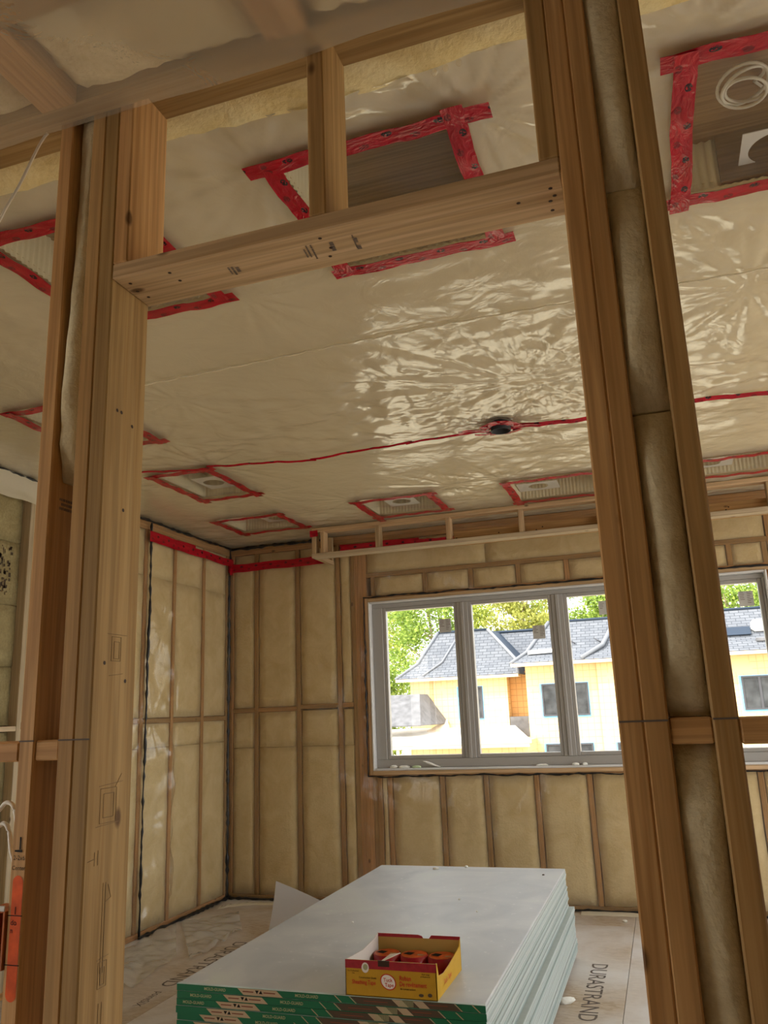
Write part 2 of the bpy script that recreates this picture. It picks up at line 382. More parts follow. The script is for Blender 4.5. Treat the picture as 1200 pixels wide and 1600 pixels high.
def batt(x0, x1, z0, z1, y0, y1, parent, mat='glass_wool', bulge=0.02, name='insulation_batt', axis='y', loc=None, nx=5, nz=None, face=-1):
    """pillowy batt; axis 'y': face looks along -Y at y0; axis 'x': same turned so the face looks along +X (x0..x1 run along Y)"""
    nz = nz or max(4, int((z1-z0)/0.09)); V = []; F = []
    cx, cz, cy = (x0+x1)/2, (z0+z1)/2, (y0+y1)/2
    ph = [random.uniform(0, 6.28) for _ in range(4)]
    for i in range(nx+1):
        for k in range(nz+1):
            u, t = i/nx, k/nz; e = min(1, min(u, 1-u)*5)*0.6+0.4*min(1, min(t, 1-t)*(z1-z0)/0.05)
            e = min(u, 1-u, 0.2)/0.2; e2 = min(1, min(t, 1-t)*(z1-z0)/0.06)
            d = bulge*(e**0.6)*(e2**0.6)*(0.7+0.3*math.sin(7*t*(z1-z0)+ph[0])*math.sin(3*u+ph[1]))+random.uniform(-1, 1)*0.0025
            wob = 0.005*math.sin(t*(z1-z0)*9+ph[2]+3*u)
            V.append((x0+(x1-x0)*u+(wob if 0 < i < nx else (wob*0.5*(1 if i == 0 else 1))), y0-d, z0+(z1-z0)*t))
    n1 = nz+1
    for i in range(nx):
        for k in range(nz): F.append((i*n1+k, (i+1)*n1+k, (i+1)*n1+k+1, i*n1+k+1))
    rim = [i*n1 for i in range(nx+1)]+[nx*n1+k for k in range(1, n1)]+[i*n1+nz for i in range(nx-1, -1, -1)]+[k for k in range(nz-1, 0, -1)]
    base = len(V)
    for r in rim: V.append((V[r][0], y1, V[r][2]))
    m_ = len(rim)
    for a in range(m_): F.append((rim[(a+1) % m_], rim[a], base+a, base+(a+1) % m_))
    F.append(tuple(base+a for a in range(m_)))
    V = [(p[0]-cx, p[1]-cy, p[2]-cz) for p in V]
    if axis == 'y': L = (cx, cy, cz)
    else:
        V = [(-p[1], p[0], p[2]) for p in V]; L = (loc, cx, cz)   # face towards +X
    if axis == 'z':
        V = [(p[0], p[1], p[2]) for p in V]
    return mesh(name, V, F, mat, parent, True, loc=L)

# ------------------------------------------------------------------ the setting
ZC = 3.07          # far ceiling
YB = 6.684         # window wall
XL = -3.74         # left wall
XR = 2.9
# floor panels
floor = empty('floor', kind='structure', label='dusty wood strand subfloor panels across the whole room', cat='floor')
PX, PY = 1.22, 2.44
px0 = -0.36-PX*4
ypan = [(-4.2, -1.0), (-1.0, 1.40), (1.40, 3.84), (3.84, 6.30), (6.30, 6.84)]
for i in range(8):
    for j, (ya, yb) in enumerate(ypan):
        xa = px0+PX*i; xb = min(xa+PX, XR+0.2)
        if xb - xa < 0.1: continue
        box('floor_panel', xa+0.0015, xb-0.0015, ya+0.0015, yb-0.0015, -0.022, 0.0, 'subfloor_osb', floor, bev=0.0015)
box('floor_joist_deck', -4.6, XR+0.3, -4.2, 6.84, -0.30, -0.024, 'wall_osb', floor, bev=0)
up_x = frame_mtx
def floor_text(body, size, x, y, sx=1.0):
    text('floor_print', body, size, 'ink_grey', floor, frame_mtx((x, y, 0.0008), (0, -1, 0), (1, 0, 0)), length=sx)
floor_text('DURASTRAND', 0.135, -0.575, 5.42, .93)
floor_text('DURASTRAND', 0.135, -2.985, 5.47, .94)
floor_text('pointSIX', 0.075, -2.93, 4.44, .24)
floor_text('DURASTRAND', 0.135, 0.655, 5.42, .93)

# ---- window wall (back)
wb = empty('wall_back', (0, YB, 0), kind='structure', label='insulated window wall with studs and cream batts behind clear plastic', cat='wall')
def bwbox(name, x0, x1, z0, z1, y0=0.0, y1=0.14, mat='amber_spruce_z', **kw): return box(name, x0, x1, y0, y1, z0, z1, mat, wb, **kw)
WX0, WX1, WZ0, WZ1 = -2.362, 0.852, 1.03, 2.445
for xa, xb, za, zb in ((-3.9, WX0, 0, 3.47), (WX1, XR+.1, 0, 3.47), (WX0, WX1, 0, WZ0), (WX0, WX1, WZ1+.02, 3.47)):
    bwbox('sheathing', xa, xb, za, zb, 0.141, 0.165, 'wall_osb', bev=0)
bwbox('bottom_plate', XL, XR, 0.0, 0.038, mat='amber_spruce_x'); bwbox('top_plate', XL, XR, 2.99, 3.028, mat='amber_spruce_x'); bwbox('top_plate', XL, XR, 3.028, 3.066, mat='amber_spruce_x')
full = [-3.72, -3.464, -3.048, -2.653, -2.51, -2.472, -2.434, -2.396, 0.91, 0.95, 1.2, 1.6, 2.0, 2.4]
for x in full: bwbox('stud', x-.019, x+.019, 0.038, 2.99)
low = [-2.356, -2.318, -2.228, -1.778, -1.416, -1.013, -0.605, -0.2, 0.205, 0.61, 0.83]
for x in low: bwbox('stud', x-.019, x+.019, 0.038, 0.985)
bwbox('window_sill_plate', -2.376, .87, 0.985, 1.023, mat='amber_spruce_x')
bwbox('window_head_plate', -2.376, .88, 2.462, 2.50, mat='amber_spruce_x')
bwbox('header_plate', -2.376, .89, 2.666, 2.704, mat='amber_spruce_x')
crip = [-2.318, -1.84, -1.434, -1.03, -0.63, -0.22, 0.2, 0.612, 0.865]
for x in crip: bwbox('cripple_stud', x-.019, x+.019, 2.50, 2.666)
bays = [(-3.701, -3.483), (-3.445, -3.067), (-3.029, -2.672), (-2.634, -2.529)]
for a, b in bays:
    zs = [(0.04, 1.235), (1.24, 1.543)] if b-a < 0.3 and a < -3.5 else [(0.04, 1.238), (1.242, 1.543)]
    for z0, z1 in zs+[(1.586, 2.985)]:
        batt(a+.009, b-.009, z0, z1, 0.012, 0.138, wb, bulge=0.012)
    bwbox('blocking', a, b, 1.545+(0.012 if a > -3.1 else 0), 1.583+(0.012 if a > -3.1 else 0), mat='amber_spruce_x')
edges = [-2.299]+[x for v in low[2:] for x in (v-.019, v+.019)]
for k in range(0, len(edges)-1, 2):
    if edges[k+1]-edges[k] > 0.03: batt(edges[k]+.007, edges[k+1]-.007, 0.04, 0.98, 0.012, 0.138, wb, bulge=0.012)
for a, b in zip(crip[:-1], crip[1:]): batt(a+.022, b-.022, 2.503, 2.663, 0.010, 0.138, wb, bulge=0.014, nz=5)
for a, b in ((-2.372, -1.30), (-1.296, -0.2), (-0.196, .88)): batt(a, b, 2.707, 2.985, 0.012, 0.138, wb, bulge=0.01, nx=9)
for a, b in ((0.97, 1.18), (1.22, 1.58), (1.62, 1.98), (2.02, 2.38)): batt(a, b, 0.04, 2.98, 0.012, 0.138, wb)
rng = np.random.default_rng(3)
WB = waves(rng, 22, 0.08, 0.7, 0.0035, 0.3, 1.2)
def bw_h(u, v):
    h = field(WB, u, v)
    for cx, cz in ((-3.05, 2.95), (-2.66, 1.56), (-2.37, 1.0), (-2.37, 2.47), (-3.47, 1.56), (-1.0, 0.98)): h = h+radial(u, v, cx, cz, 0.35, 0.006, 10, rng)
    return np.clip(h, -0.008, 0.03)
sheet('vapour_barrier', np.linspace(XL, XR, 260), np.linspace(0.0, 3.06, 130), lambda u, v, h: (u, -0.014-h, v), bw_h, 'poly_wall', wb,
      hole=lambda u, v: (u > WX0-.01) & (u < WX1+.01) & (v > WZ0-.02) & (v < WZ1+.02))
# black acoustic sealant
bead('sealant_bead', (XL+.012, -.03, 0.02), (XL+.012, -.03, 2.80), wb, 0.013, 0.003, (0.6, 0.3, 0.4))
bead('sealant_bead', (XL+.02, -.03, 3.045), (-2.71, -.03, 3.05), wb, 0.014, 0.004, (1, .3, 1))
bead('sealant_bead', (XL+.02, -.03, 2.80), (XL+.02, -.03, 3.05), wb, 0.008, 0.004, (1, .3, 1))
bead('sealant_bead', (XL+.02, -.03, 0.014), (XR, -.03, 0.014), wb, 0.010, 0.004, (1, .3, .5))
bead('sealant_bead', (WX0-.045, -.03, 0.985), (WX0-.03, -.03, 2.487), wb, 0.007, 0.004, (1, .3, 1))
bead('sealant_bead', (WX0-.04, -.03, 2.485), (WX1+.04, -.03, 2.475), wb, 0.007, 0.004, (1, .3, 1))
bead('sealant_bead', (WX0-.04, -.03, 0.985), (WX1+.04, -.03, 0.985), wb, 0.007, 0.005, (1, .3, 1))

# ---- red tape strips: thin wavy ribbon along local X
def tape(parent, a, b, width=0.06, up=(0, 0, -1), name='tape_strip', lift=0.0, amp=0.0025):
    a, b = Vector(a), Vector(b); L = (b-a).length; xa = (b-a).normalized(); za = Vector(up).normalized(); ya = za.cross(xa)
    n = max(6, int(L/0.03)); V = []; F = []; ph = random.uniform(0, 6)
    for i in range(n+1):
        x = -L/2+L*i/n; wv = amp*math.sin(x*31+ph)+random.uniform(-1, 1)*amp*.6; ye = 0.003*math.sin(x*13+ph)
        for j, yy in enumerate((-.5, -.17, .17, .5)):
            V.append((x, yy*width+ye+random.uniform(-1, 1)*0.0012, wv*(0.4+abs(yy))+lift))
    for i in range(n):
        for j in range(3): F.append((i*4+j, (i+1)*4+j, (i+1)*4+j+1, i*4+j+1))
    k = len(V); V += [(p[0], p[1], p[2]-0.0012) for p in V]; F += [tuple(k+q for q in f[::-1]) for f in F]
    o = mesh(name, V, F, 'red_tape', parent, True)
    m_ = Matrix((xa, ya, za)).transposed().to_4x4(); m_.translation = (a+b)/2; o.matrix_local = m_; return o
tape(wb, (XL+.01, -.05, 2.86), (-2.70, -.05, 2.86), 0.075, (0, -1, 0))
tape(wb, (-2.60, -.05, 2.937), (-1.86, -.05, 2.932), 0.082, (0, -1, 0))
tape(wb, (-1.90, -.055, 2.925), (-1.46, -.055, 2.925), 0.055, (0, -1, 0))

# ---- left wall
wl = empty('wall_left', (XL, 0, 0), kind='structure', label='left wall with plastic covered batts and bare stone wool nearer the doorway', cat='wall')
def lwbox(name, y0, y1, z0, z1, x0=-0.14, x1=0.0, mat='amber_spruce_z', **kw): return box(name, x0, x1, y0, y1, z0, z1, mat, wl, **kw)
lwbox('bottom_plate', 1.6, YB, 0, .038, mat='amber_spruce_y'); lwbox('top_plate', 1.6, YB, 2.99, 3.028, mat='amber_spruce_y'); lwbox('top_plate', 1.6, YB, 3.028, 3.066, mat='amber_spruce_y')
lwbox('sheathing', 1.5, YB+.16, 0, 3.47, -0.165, -0.141, 'wall_osb', bev=0)
lst = [1.7, 2.1, 2.5, 2.9, 3.3, 3.69, 4.106, 4.55, 4.96, 5.36, 5.77, 6.232, 6.645]
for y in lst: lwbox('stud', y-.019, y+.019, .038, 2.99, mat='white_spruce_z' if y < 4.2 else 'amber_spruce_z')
for a, b in zip(lst[:-1], lst[1:]):
    if a < 4.1:
        for z0, z1 in ((.04, 1.47), (1.51, 1.86), (1.865, 2.24), (2.245, 2.64), (2.645, 2.985)):
            batt(a+.021, b-.021, z0, z1, -0.035, 0.035, wl, 'stone_wool', 0.006, axis='x', loc=-0.10)
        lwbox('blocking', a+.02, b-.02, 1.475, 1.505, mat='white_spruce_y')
    else:
        for z0, z1 in ((.04, 1.30), (1.305, 1.485), (1.53, 2.62), (2.622, 2.985)):
            batt(a+.028, b-.028, z0, z1, -0.055, 0.060, wl, 'glass_wool', 0.012, axis='x', loc=-0.066)
        lwbox('blocking', a+.02, b-.02, 1.487, 1.525, mat='amber_spruce_y')
V = []; F = []; rp = random.Random(5)
for q in range(150):
    y_, z_ = rp.uniform(3.755, 4.0), rp.uniform(2.30, 2.60); w_, h_ = rp.uniform(.004, .02), rp.uniform(.008, .03); k_ = len(V)
    V += [(-.0585, y_, z_), (-.0585, y_+w_, z_), (-.0585, y_+w_, z_+h_), (-.0585, y_, z_+h_)]; F.append((k_, k_+1, k_+2, k_+3))
mesh('batt_print', V, F, 'tape_brown', wl, kind='stuff')
WL = waves(rng, 26, 0.09, 0.8, 0.007, 0.2, 0.9)
def lw_h(u, v):
    h = field(WL, u, v)*np.clip((6.1-u)/.6, .35, 1)
    for cy, cz, A in ((5.80, 1.50, .010), (5.45, 1.52, .008), (5.55, 2.25, .006), (5.45, .75, .009), (6.24, 2.9, .004), (5.6, .2, .008)): h = h+radial(u, v, cy, cz, 0.5, A, 9, rng)
    h = np.clip(h, -0.008, 0.035)
    t = np.clip((u-5.39)/0.35, 0, 1.09); bil = np.where(t < .88, t, np.clip((1.08-t)/.2, 0, 1)*.88)      # loose film billowing between two studs
    zf = np.clip(v/.25, 0, 1)*np.clip((1.50-v)/.12, 0, 1)+0.55*np.clip((v-1.55)/.3, 0, 1)*np.clip((2.75-v)/.4, 0, 1)
    return h+0.062*bil*zf*(1+.25*np.sin(9*v+14*u)+.12*np.sin(23*v-6*u))
sheet('vapour_barrier', np.linspace(4.55, YB-.01, 200), np.linspace(0.0, 3.06, 170), lambda u, v, h: (0.014+h, u, v), lw_h, 'poly_wall', wl)
sheet('vapour_barrier_flap', np.linspace(1.6, 4.56, 60), np.linspace(2.895, 3.06, 10), lambda u, v, h: (0.014+np.abs(h)*1.5, u, v), lw_h, 'poly_pleat', wl)
bead('sealant_bead', (.03, 5.372, .02), (.03, 5.372, 3.04), wl, 0.009, 0.004, (.2, 1, 1))
bead('sealant_bead', (.03, 5.1, 3.05), (.03, YB-.02, 3.05), wl, 0.009, 0.004, (.3, 1, 1))
bead('sealant_bead', (.02, 2.4, 3.055), (.02, 4.3, 3.055), wl, 0.008, 0.004, (.3, 1, 1))
bead('sealant_bead', (.03, 5.37, .014), (.03, YB-.02, .014), wl, 0.012, 0.004, (.4, 1, .5))
tape(wl, (.045, 5.33, 2.925), (.045, 6.0, 2.925), 0.085, (1, 0, 0)); tape(wl, (.047, 5.7, 2.915), (.047, YB-.02, 2.912), 0.068, (1, 0, 0))
tape(wl, (.05, YB-.055, 2.95), (.05, YB-.055, 2.80), 0.06, (1, 0, 0))

# ---- far ceiling
ceil = empty('ceiling', (0, 0, ZC), kind='structure', label='far room ceiling of cream insulation behind wrinkled glossy plastic sheeting', cat='ceiling')
BOXES = dict(A=(-1.99, -1.39, 1.81, 2.49), B=(-0.94, -0.33, 1.81, 2.49), C=(0.20, 0.84, 1.82, 2.505), D=(-3.03, -2.53, 3.05, 3.77),
             E=(-3.04, -2.56, 4.30, 5.03), F=(-3.31, -2.68, 5.58, 6.15), G=(-2.07, -1.43, 5.52, 6.12), H=(-0.92, -0.13, 5.50, 6.17), I=(0.30, 1.09, 5.55, 6.07))
def in_hole(u, v, inset):
    m_ = np.zeros(np.broadcast(u, v).shape, bool)
    for x0, x1, y0, y1 in BOXES.values(): m_ |= (u > x0+inset) & (u < x1-inset) & (v > y0+inset) & (v < y1-inset)
    m_ |= np.hypot(u+0.70, v-4.335) < 0.05
    return m_
def rect_lines(lo, hi, idx, n):
    s = set(np.linspace(lo, hi, n).round(4).tolist())
    for b in BOXES.values(): s |= {round(b[idx]+.045, 4), round(b[idx+1]-.045, 4)}
    if idx == 0: s |= {-0.76, -0.64}
    else: s |= {4.275, 4.395}
    return np.array(sorted(s))
sheet('insulation_layer', rect_lines(XL, XR, 0, 60), rect_lines(1.62, YB, 2, 50), lambda u, v, h: (u, v, 0.022+h), lambda u, v: 0*u, 'ceiling_wool', ceil, hole=lambda u, v: in_hole(u, v, .045))
WC = waves(rng, 26, 0.10, 0.9, 0.0045, 1.45, 0.45)
WC2 = waves(rng, 24, 0.05, 0.25, 0.0016, 1.3, 0.8)
WCm = waves(rng, 8, 0.8, 2.5, 1.0, 0, 2)
cent = [(-0.49, 3.746, 0.75, .010, 17), (-0.14, 3.75, 0.7, .009, 15), (-1.05, 3.55, 0.45, .004, 13), (-0.70, 4.34, .4, .006, 14), (-1.26, 5.45, .4, .006, 12), (-2.15, 3.3, .4, .004, 10), (.5, 3.2, .6, .007, 13),
        (-0.3, 1.86, .45, .007, 13), (-0.95, 1.85, .4, .006, 12), (.25, 1.78, .4, .007, 12), (.22, 2.52, .4, .005, 11), (-2.55, 3.8, .4, .006, 11), (-2.55, 4.3, .45, .006, 12), (-2.05, 5.5, .35, .004, 10), (-.9, 5.47, .4, .006, 12), (-1.35, 2.5, .4, .005, 11), (-2.6, 5.05, .35, .004, 10)]
def ceil_h(u, v):
    m_ = np.clip(0.5+0.35*field(WCm, u, v), 0.15, 1.2)
    calm = 0.55+0.45*np.clip((u+1.6)/0.8, 0, 1)
    h = (field(WC, u, v)*m_+field(WC2, u, v)*m_)*calm
    for cx, cy, R, A, n in cent: h = h+radial(u, v, cx, cy, R, A, n, rng)
    h += 0.018*np.exp(-((v-4.47)/0.08)**2)*np.clip((u+2.4)/1.0, 0, 1)*0.5     # sag behind the taped seam
    h += 0.006*np.exp(-((v-3.015)/0.012)**2)*(0.6+0.4*np.sin(u*55))            # stapled overlap
    d = np.full(u.shape, 9.0)
    for x0, x1, y0, y1 in BOXES.values(): d = np.minimum(d, np.maximum(np.maximum(x0-u, u-x1), np.maximum(y0-v, v-y1)))
    return np.clip(h, -0.016, 0.05)*np.clip((d+0.02)/0.10, 0.12, 1)*np.clip((YB-v)/.15, .1, 1)
def lines(lo, hi, idx, step):
    s = set(np.linspace(lo, hi, int((hi-lo)/step)).round(4).tolist())
    return np.array(sorted(s))
sheet('vapour_barrier', np.concatenate([lines(XL+.01, 1.3, 0, .0125), np.linspace(1.35, XR, 30)]), lines(1.655, YB-.01, 2, .0125), lambda u, v, h: (u, v, -0.004-h), ceil_h, 'poly_ceiling', ceil, hole=lambda u, v: in_hole(u, v, .035))
box('light_gap_closure', XL-.2, XR+.2, 1.27, 1.31, .08, .41, 'light_block_sheath', ceil, bev=0)  # unseen closure added to stop light leaking between the two slabs
box('sky_block_slab', -4.2, XR+.6, 1.3, 7.0, .36, .40, 'light_block_sheath', ceil, bev=0)  # unseen slab added above the ceiling to block the sky
# overlap seam: a line of rolled film with staples, and the thin taped seam
seam = [(x, 3.015+0.02*math.sin(x*2.1), -0.014-0.006*abs(math.sin(x*24))) for x in np.arange(-2.6, 1.3, .03)]
tube('film_overlap_fold', seam, 0.004, 'poly_pleat', ceil, 5)
sp = [(-3.0, 4.20), (-2.55, 4.28), (-1.88, 4.385), (-1.25, 4.35), (-0.76, 4.325)]
for (xa, ya), (xb, yb) in zip(sp[:-1], sp[1:]): tape(ceil, (xa-.02, ya, -.030), (xb+.02, yb, -.030), 0.016, (0, -.55, -1), 'seam_tape')
sp = [(-0.64, 4.345), (-0.21, 4.37), (0.36, 4.35), (0.9, 4.385), (1.4, 4.38)]
for (xa, ya), (xb, yb) in zip(sp[:-1], sp[1:]): tape(ceil, (xa-.02, ya, -.030), (xb+.02, yb, -.030), 0.030, (0, -.55, -1), 'seam_tape')
# spray foam strip where the ceiling meets the doorway wall
V = []; F = []; n = 120
for i in range(n+1):
    x = XL+(1.9-XL)*i/n
    e = 1.668+0.012*math.sin(x*7)+random.uniform(-.006, .006)
    for y, z in ((1.512, .02), (1.512, -.006), (1.60, -.008+random.uniform(-.003, .003)), (e-.01, -.012+random.uniform(-.008, .003)), (e, .012)): V.append((x, y, z))
for i in range(n):
    for j in range(4): F.append((i*5+j, i*5+j+1, (i+1)*5+j+1, (i+1)*5+j))
mesh('spray_foam_strip', V, F, 'spray_foam', ceil, True)
for x, y in ((-.335, 1.655), (-.30, 1.65), (-.365, 1.66)):
    bm = bmesh.new(); bmesh.ops.create_icosphere(bm, subdivisions=2, radius=.008); me = bpy.data.meshes.new('foam_drip'); bm.to_mesh(me); bm.free(); me.materials.append(M['poly_clear'])
    o = bpy.data.objects.new('foam_drip', me); o.location = (x, y, -.024); o.scale = (1, 1, 1.2); link(o, ceil)

# ---- light boxes in the far ceiling
BL = dict(A='taped light box at far left edge, half hidden behind the left doorway studs', B='large taped light box seen above the doorway header, without a mounting plate',
          C='taped light box at upper right with coiled white cable and plate', D='small red taped light box corner peeking out left of the doorway studs at middle height',
          E='taped light box left of centre with coiled cable, beside the doorway stud', F='taped light box nearest the far left room corner',
          G='taped light box above the left end of the bulkhead frame, pale bar across it', H='taped light box above the bulkhead, cut by the right doorway studs', I='taped light box above the bulkhead at far right edge')
PL = dict(C=(.505, 2.385, .19, .19), D=None, E=(-2.82, 4.80, .20, .28), F=(-2.89, 5.95, .24, .20), G=(-1.78, 5.90, .24, .26), H=(-.71, 5.94, .30, .22), I=(.50, 5.88, .30, .22), A=None, B=None)
CO = dict(C=(.415, 2.19, .062), E=(-2.77, 4.50, .085), F=None)
def pleat(name, p0, p1, z0, z1, parent, inward, mat='pleated_film'):
    p0, p1 = Vector(p0), Vector(p1); L = (p1-p0).length; n = int(L/0.006); V = []; F = []; inward = Vector(inward)
    for i in range(n+1):
        p = p0.lerp(p1, i/n)+inward*(0.004*(math.sin(i*0.006*2*math.pi/0.026)))
        V += [(p.x, p.y, z0), (p.x, p.y, z1)]
    for i in range(n): F.append((2*i, 2*i+2, 2*i+3, 2*i+1))
    return mesh(name, V, F, mat, parent, True)
def plate_mesh(w_, d_, r, t=.0025, seg=28):
    V = []; F = []; ca = math.atan2(d_, w_)
    angs = sorted([2*math.pi*k/seg+.03 for k in range(seg)]+[ca, math.pi-ca, math.pi+ca, 2*math.pi-ca]); seg = len(angs)
    for z in (0, -t):
        for a in angs:
            c, s = math.cos(a), math.sin(a); q = min(w_/2/abs(c) if abs(c) > 1e-6 else 9, d_/2/abs(s) if abs(s) > 1e-6 else 9)
            V += [(r*c, r*s, z), (q*c, q*s, z)]
    for k in range(seg):
        k2 = (k+1) % seg; o = 2*seg
        F += [(2*k, 2*k+1, 2*k2+1, 2*k2), (o+2*k, o+2*k2, o+2*k2+1, o+2*k+1), (2*k, 2*k2, o+2*k2, o+2*k), (2*k+1, o+2*k+1, o+2*k2+1, 2*k2+1)]
    return V, F
for k, (x0, x1, y0, y1) in BOXES.items():
    t = empty('ceiling_light_box', ((x0+x1)/2, (y0+y1)/2, ZC), label=BL[k], cat='light box', group='taped light boxes in the ceiling')
    hx, hy = (x1-x0)/2, (y1-y0)/2; ix, iy = hx-.045, hy-.045; H = .17
    pleat('film_side', (-ix, -iy, 0), (-ix, iy, 0), 0, H, t, (1, 0, 0)); pleat('film_side', (ix, -iy, 0), (ix, iy, 0), 0, H, t, (1, 0, 0))
    pleat('film_side', (-ix, iy, 0), (ix, iy, 0), 0, H, t, (0, 1, 0)); pleat('film_side', (-ix, -iy, 0), (ix, -iy, 0), 0, H, t, (0, 1, 0))
    box('plywood_back', -ix-.01, ix+.01, -iy-.01, iy+.01, H, H+.02, 'plywood', t, bev=0)
    if k == 'C': box('joist_face', -ix+.11, ix, iy-.02, iy-.005, .0, H, 'plywood', t, bev=0)
    if k in 'GDF': box('hanger_bar', -ix, ix, -.05, -.025, .075, .10, 'galvanized', t, bev=.001)
    if PL[k]:
        cx, cy, pw, pd = PL[k]; V, F = plate_mesh(pw, pd, .072)
        mesh('mounting_plate', V, F, 'pvc_white', t, loc=(cx-(x0+x1)/2, cy-(y0+y1)/2, .045))
    if CO.get(k):
        cx, cy, r = CO[k]; pts = []
        for i in range(76):
            a = i*2*math.pi/24; rr = r*(1-.10*math.sin(a*.37)); pts.append((cx-(x0+x1)/2+rr*math.cos(a)+.006*math.sin(a*.5), cy-(y0+y1)/2+rr*math.sin(a), .10+.0016*i*.4+.02*math.sin(a*.7)))
        pts += [(pts[-1][0]+.05, pts[-1][1]+.06, .16), (pts[-1][0]+.16, pts[-1][1]+.05, H)]
        tube('cable_coil', pts, .005, 'cable_white', t, 6)
    # clear film stretched over the opening
    us, vs = np.linspace(-ix-.01, ix+.01, 24), np.linspace(-iy-.01, iy+.01, 24); W_ = waves(rng, 8, .1, .5, .002)
    sheet('clear_cover', us, vs, lambda u, v, h: (u, v, -.006-h), lambda u, v: field(W_, u, v), 'poly_clear', t)
    e = .03
    ov = {'B': (.12, -.03), 'A': (.05, -.03), 'C': (.07, .02), 'G': (.05, .10)}.get(k, (.03, .03))
    wd = .06
    tape(t, (-hx-ov[0]*.4, -hy+e, -.022), (hx+ov[0]*.6, -hy+e, -.022), wd, amp=.003)
    tape(t, (-hx-.02, hy-e, -.021), (hx+.03, hy-e, -.021), wd, amp=.003)
    tape(t, (-hx+e, -hy, -.024), (-hx+e, hy+ov[1], -.024), wd, amp=.003)
    tape(t, (hx-e, -hy-.02, -.023), (hx-e, hy+(-.03 if k in 'AB' else .02), -.023), wd, amp=.003)
# duct hole through the film
d = empty('vent_pipe', (-0.70, 4.335, ZC), label='small black round pipe opening in the ceiling ringed with red tape', cat='pipe')
V = []; F = []; sg = 32
for r, z in ((.057, -.046), (.057, .2), (.052, .2), (.052, -.046)):
    V += [(r*math.cos(2*math.pi*q/sg), r*math.sin(2*math.pi*q/sg), z) for q in range(sg)]
for a in range(4):
    b = (a+1) % 4
    for q in range(sg): F.append((a*sg+q, a*sg+(q+1) % sg, b*sg+(q+1) % sg, b*sg+q))
mesh('pipe', V, F, 'black_duct', d, True)
mesh('pipe_plug', [(.052*math.cos(2*math.pi*q/sg), .052*math.sin(2*math.pi*q/sg), .0) for q in range(sg)], [tuple(range(sg))], 'black_duct', d)
for q in range(8):
    a = 2*math.pi*q/8+.2; c = Vector((.092*math.cos(a), .092*math.sin(a), -.030)); tn = Vector((-math.sin(a), math.cos(a), 0))*(.06 if abs(math.cos(a)) < .8 else .05)
    tape(d, c-tn, c+tn, .045, (.15*math.cos(a), .15*math.sin(a), -1), amp=.004)
tape(d, (-.24, -.03, -.030), (-.07, .0, -.030), .05, amp=.004); tape(d, (.07, .01, -.030), (.22, .03, -.030), .05, amp=.004); tape(d, (-.16, .045, -.031), (-.04, .06, -.031), .03, amp=.004)

# ---- doorway wall (near)
YF = 1.366
wf = empty('wall_front', (0, YF, 0), kind='structure', label='rough framed doorway wall of double studs, header and cripples', cat='wall')
def fbox(name, x0, x1, z0, z1, y0=0.0, y1=0.14, mat='spruce_z', bev=0.003, **kw): return box(name, x0, x1, y0, y1, z0, z1, mat, wf, bev=bev, **kw)
studA = fbox('stud', -1.241, -1.203, 0.038, 2.99)
fbox('stud', -1.146, -1.108, 0.038, 2.99); jamb = fbox('stud', -1.108, -1.070, 0.038, 2.99)
fbox('stud', -0.071, -0.033, 0.038, 2.99); fbox('stud', -0.033, 0.005, 0.038, 2.99)
fbox('stud', 0.068, 0.106, 0.038, 2.99)
for x in (-3.30, -2.9, -2.5, -2.08, -1.66, 0.50, 0.92, 1.34, 1.75): fbox('stud', x-.019, x+.019, .038, 2.99)
fbox('bottom_plate', XL, -1.070, 0, .038, mat='spruce_x'); fbox('bottom_plate', -.071, 1.9, 0, .038, mat='spruce_x')
fbox('top_plate', XL, 1.9, 2.99, 3.028, mat='spruce_x'); fbox('top_plate', XL, 1.9, 3.028, 3.066, mat='spruce_x')
hdr = fbox('header', -1.070, -0.071, 2.471, 2.509, mat='pale_spruce_x')
for a in (-1.070, -0.586, -0.109): fbox('cripple_stud', a, a+.038, 2.509, 2.99)
fbox('blocking', -1.203, -1.146, 1.433, 1.472, .004, .14, mat='spruce_x'); fbox('blocking', .005, .068, 1.435, 1.475, .004, .14, mat='spruce_x')
fbox('blocking', .106, .481, 1.433, 1.471, mat='spruce_x'); fbox('blocking', -1.641, -1.241, 1.432, 1.470, mat='spruce_x')
batt(-1.205, -1.144, 2.02, 2.985, .040, .13, wf, 'near_glass_wool', .038, nx=4, nz=24)
for z0, z1 in ((.05, .62), (.622, .83), (.832, 1.434), (1.476, 1.98), (1.985, 2.42), (2.422, 2.985)):
    batt(.002, .071, z0, z1, .022, .13, wf, 'near_glass_wool', .022, nx=4)
# the chalk line snapped across the studs
for a, b in ((-1.241, -1.203), (-1.146, -1.070), (-.071, .005), (.068, .106)): box('chalk_line', a+.001, b-.001, -.0008, .0004, 1.470, 1.473, 'ink_grey', wf, bev=0)
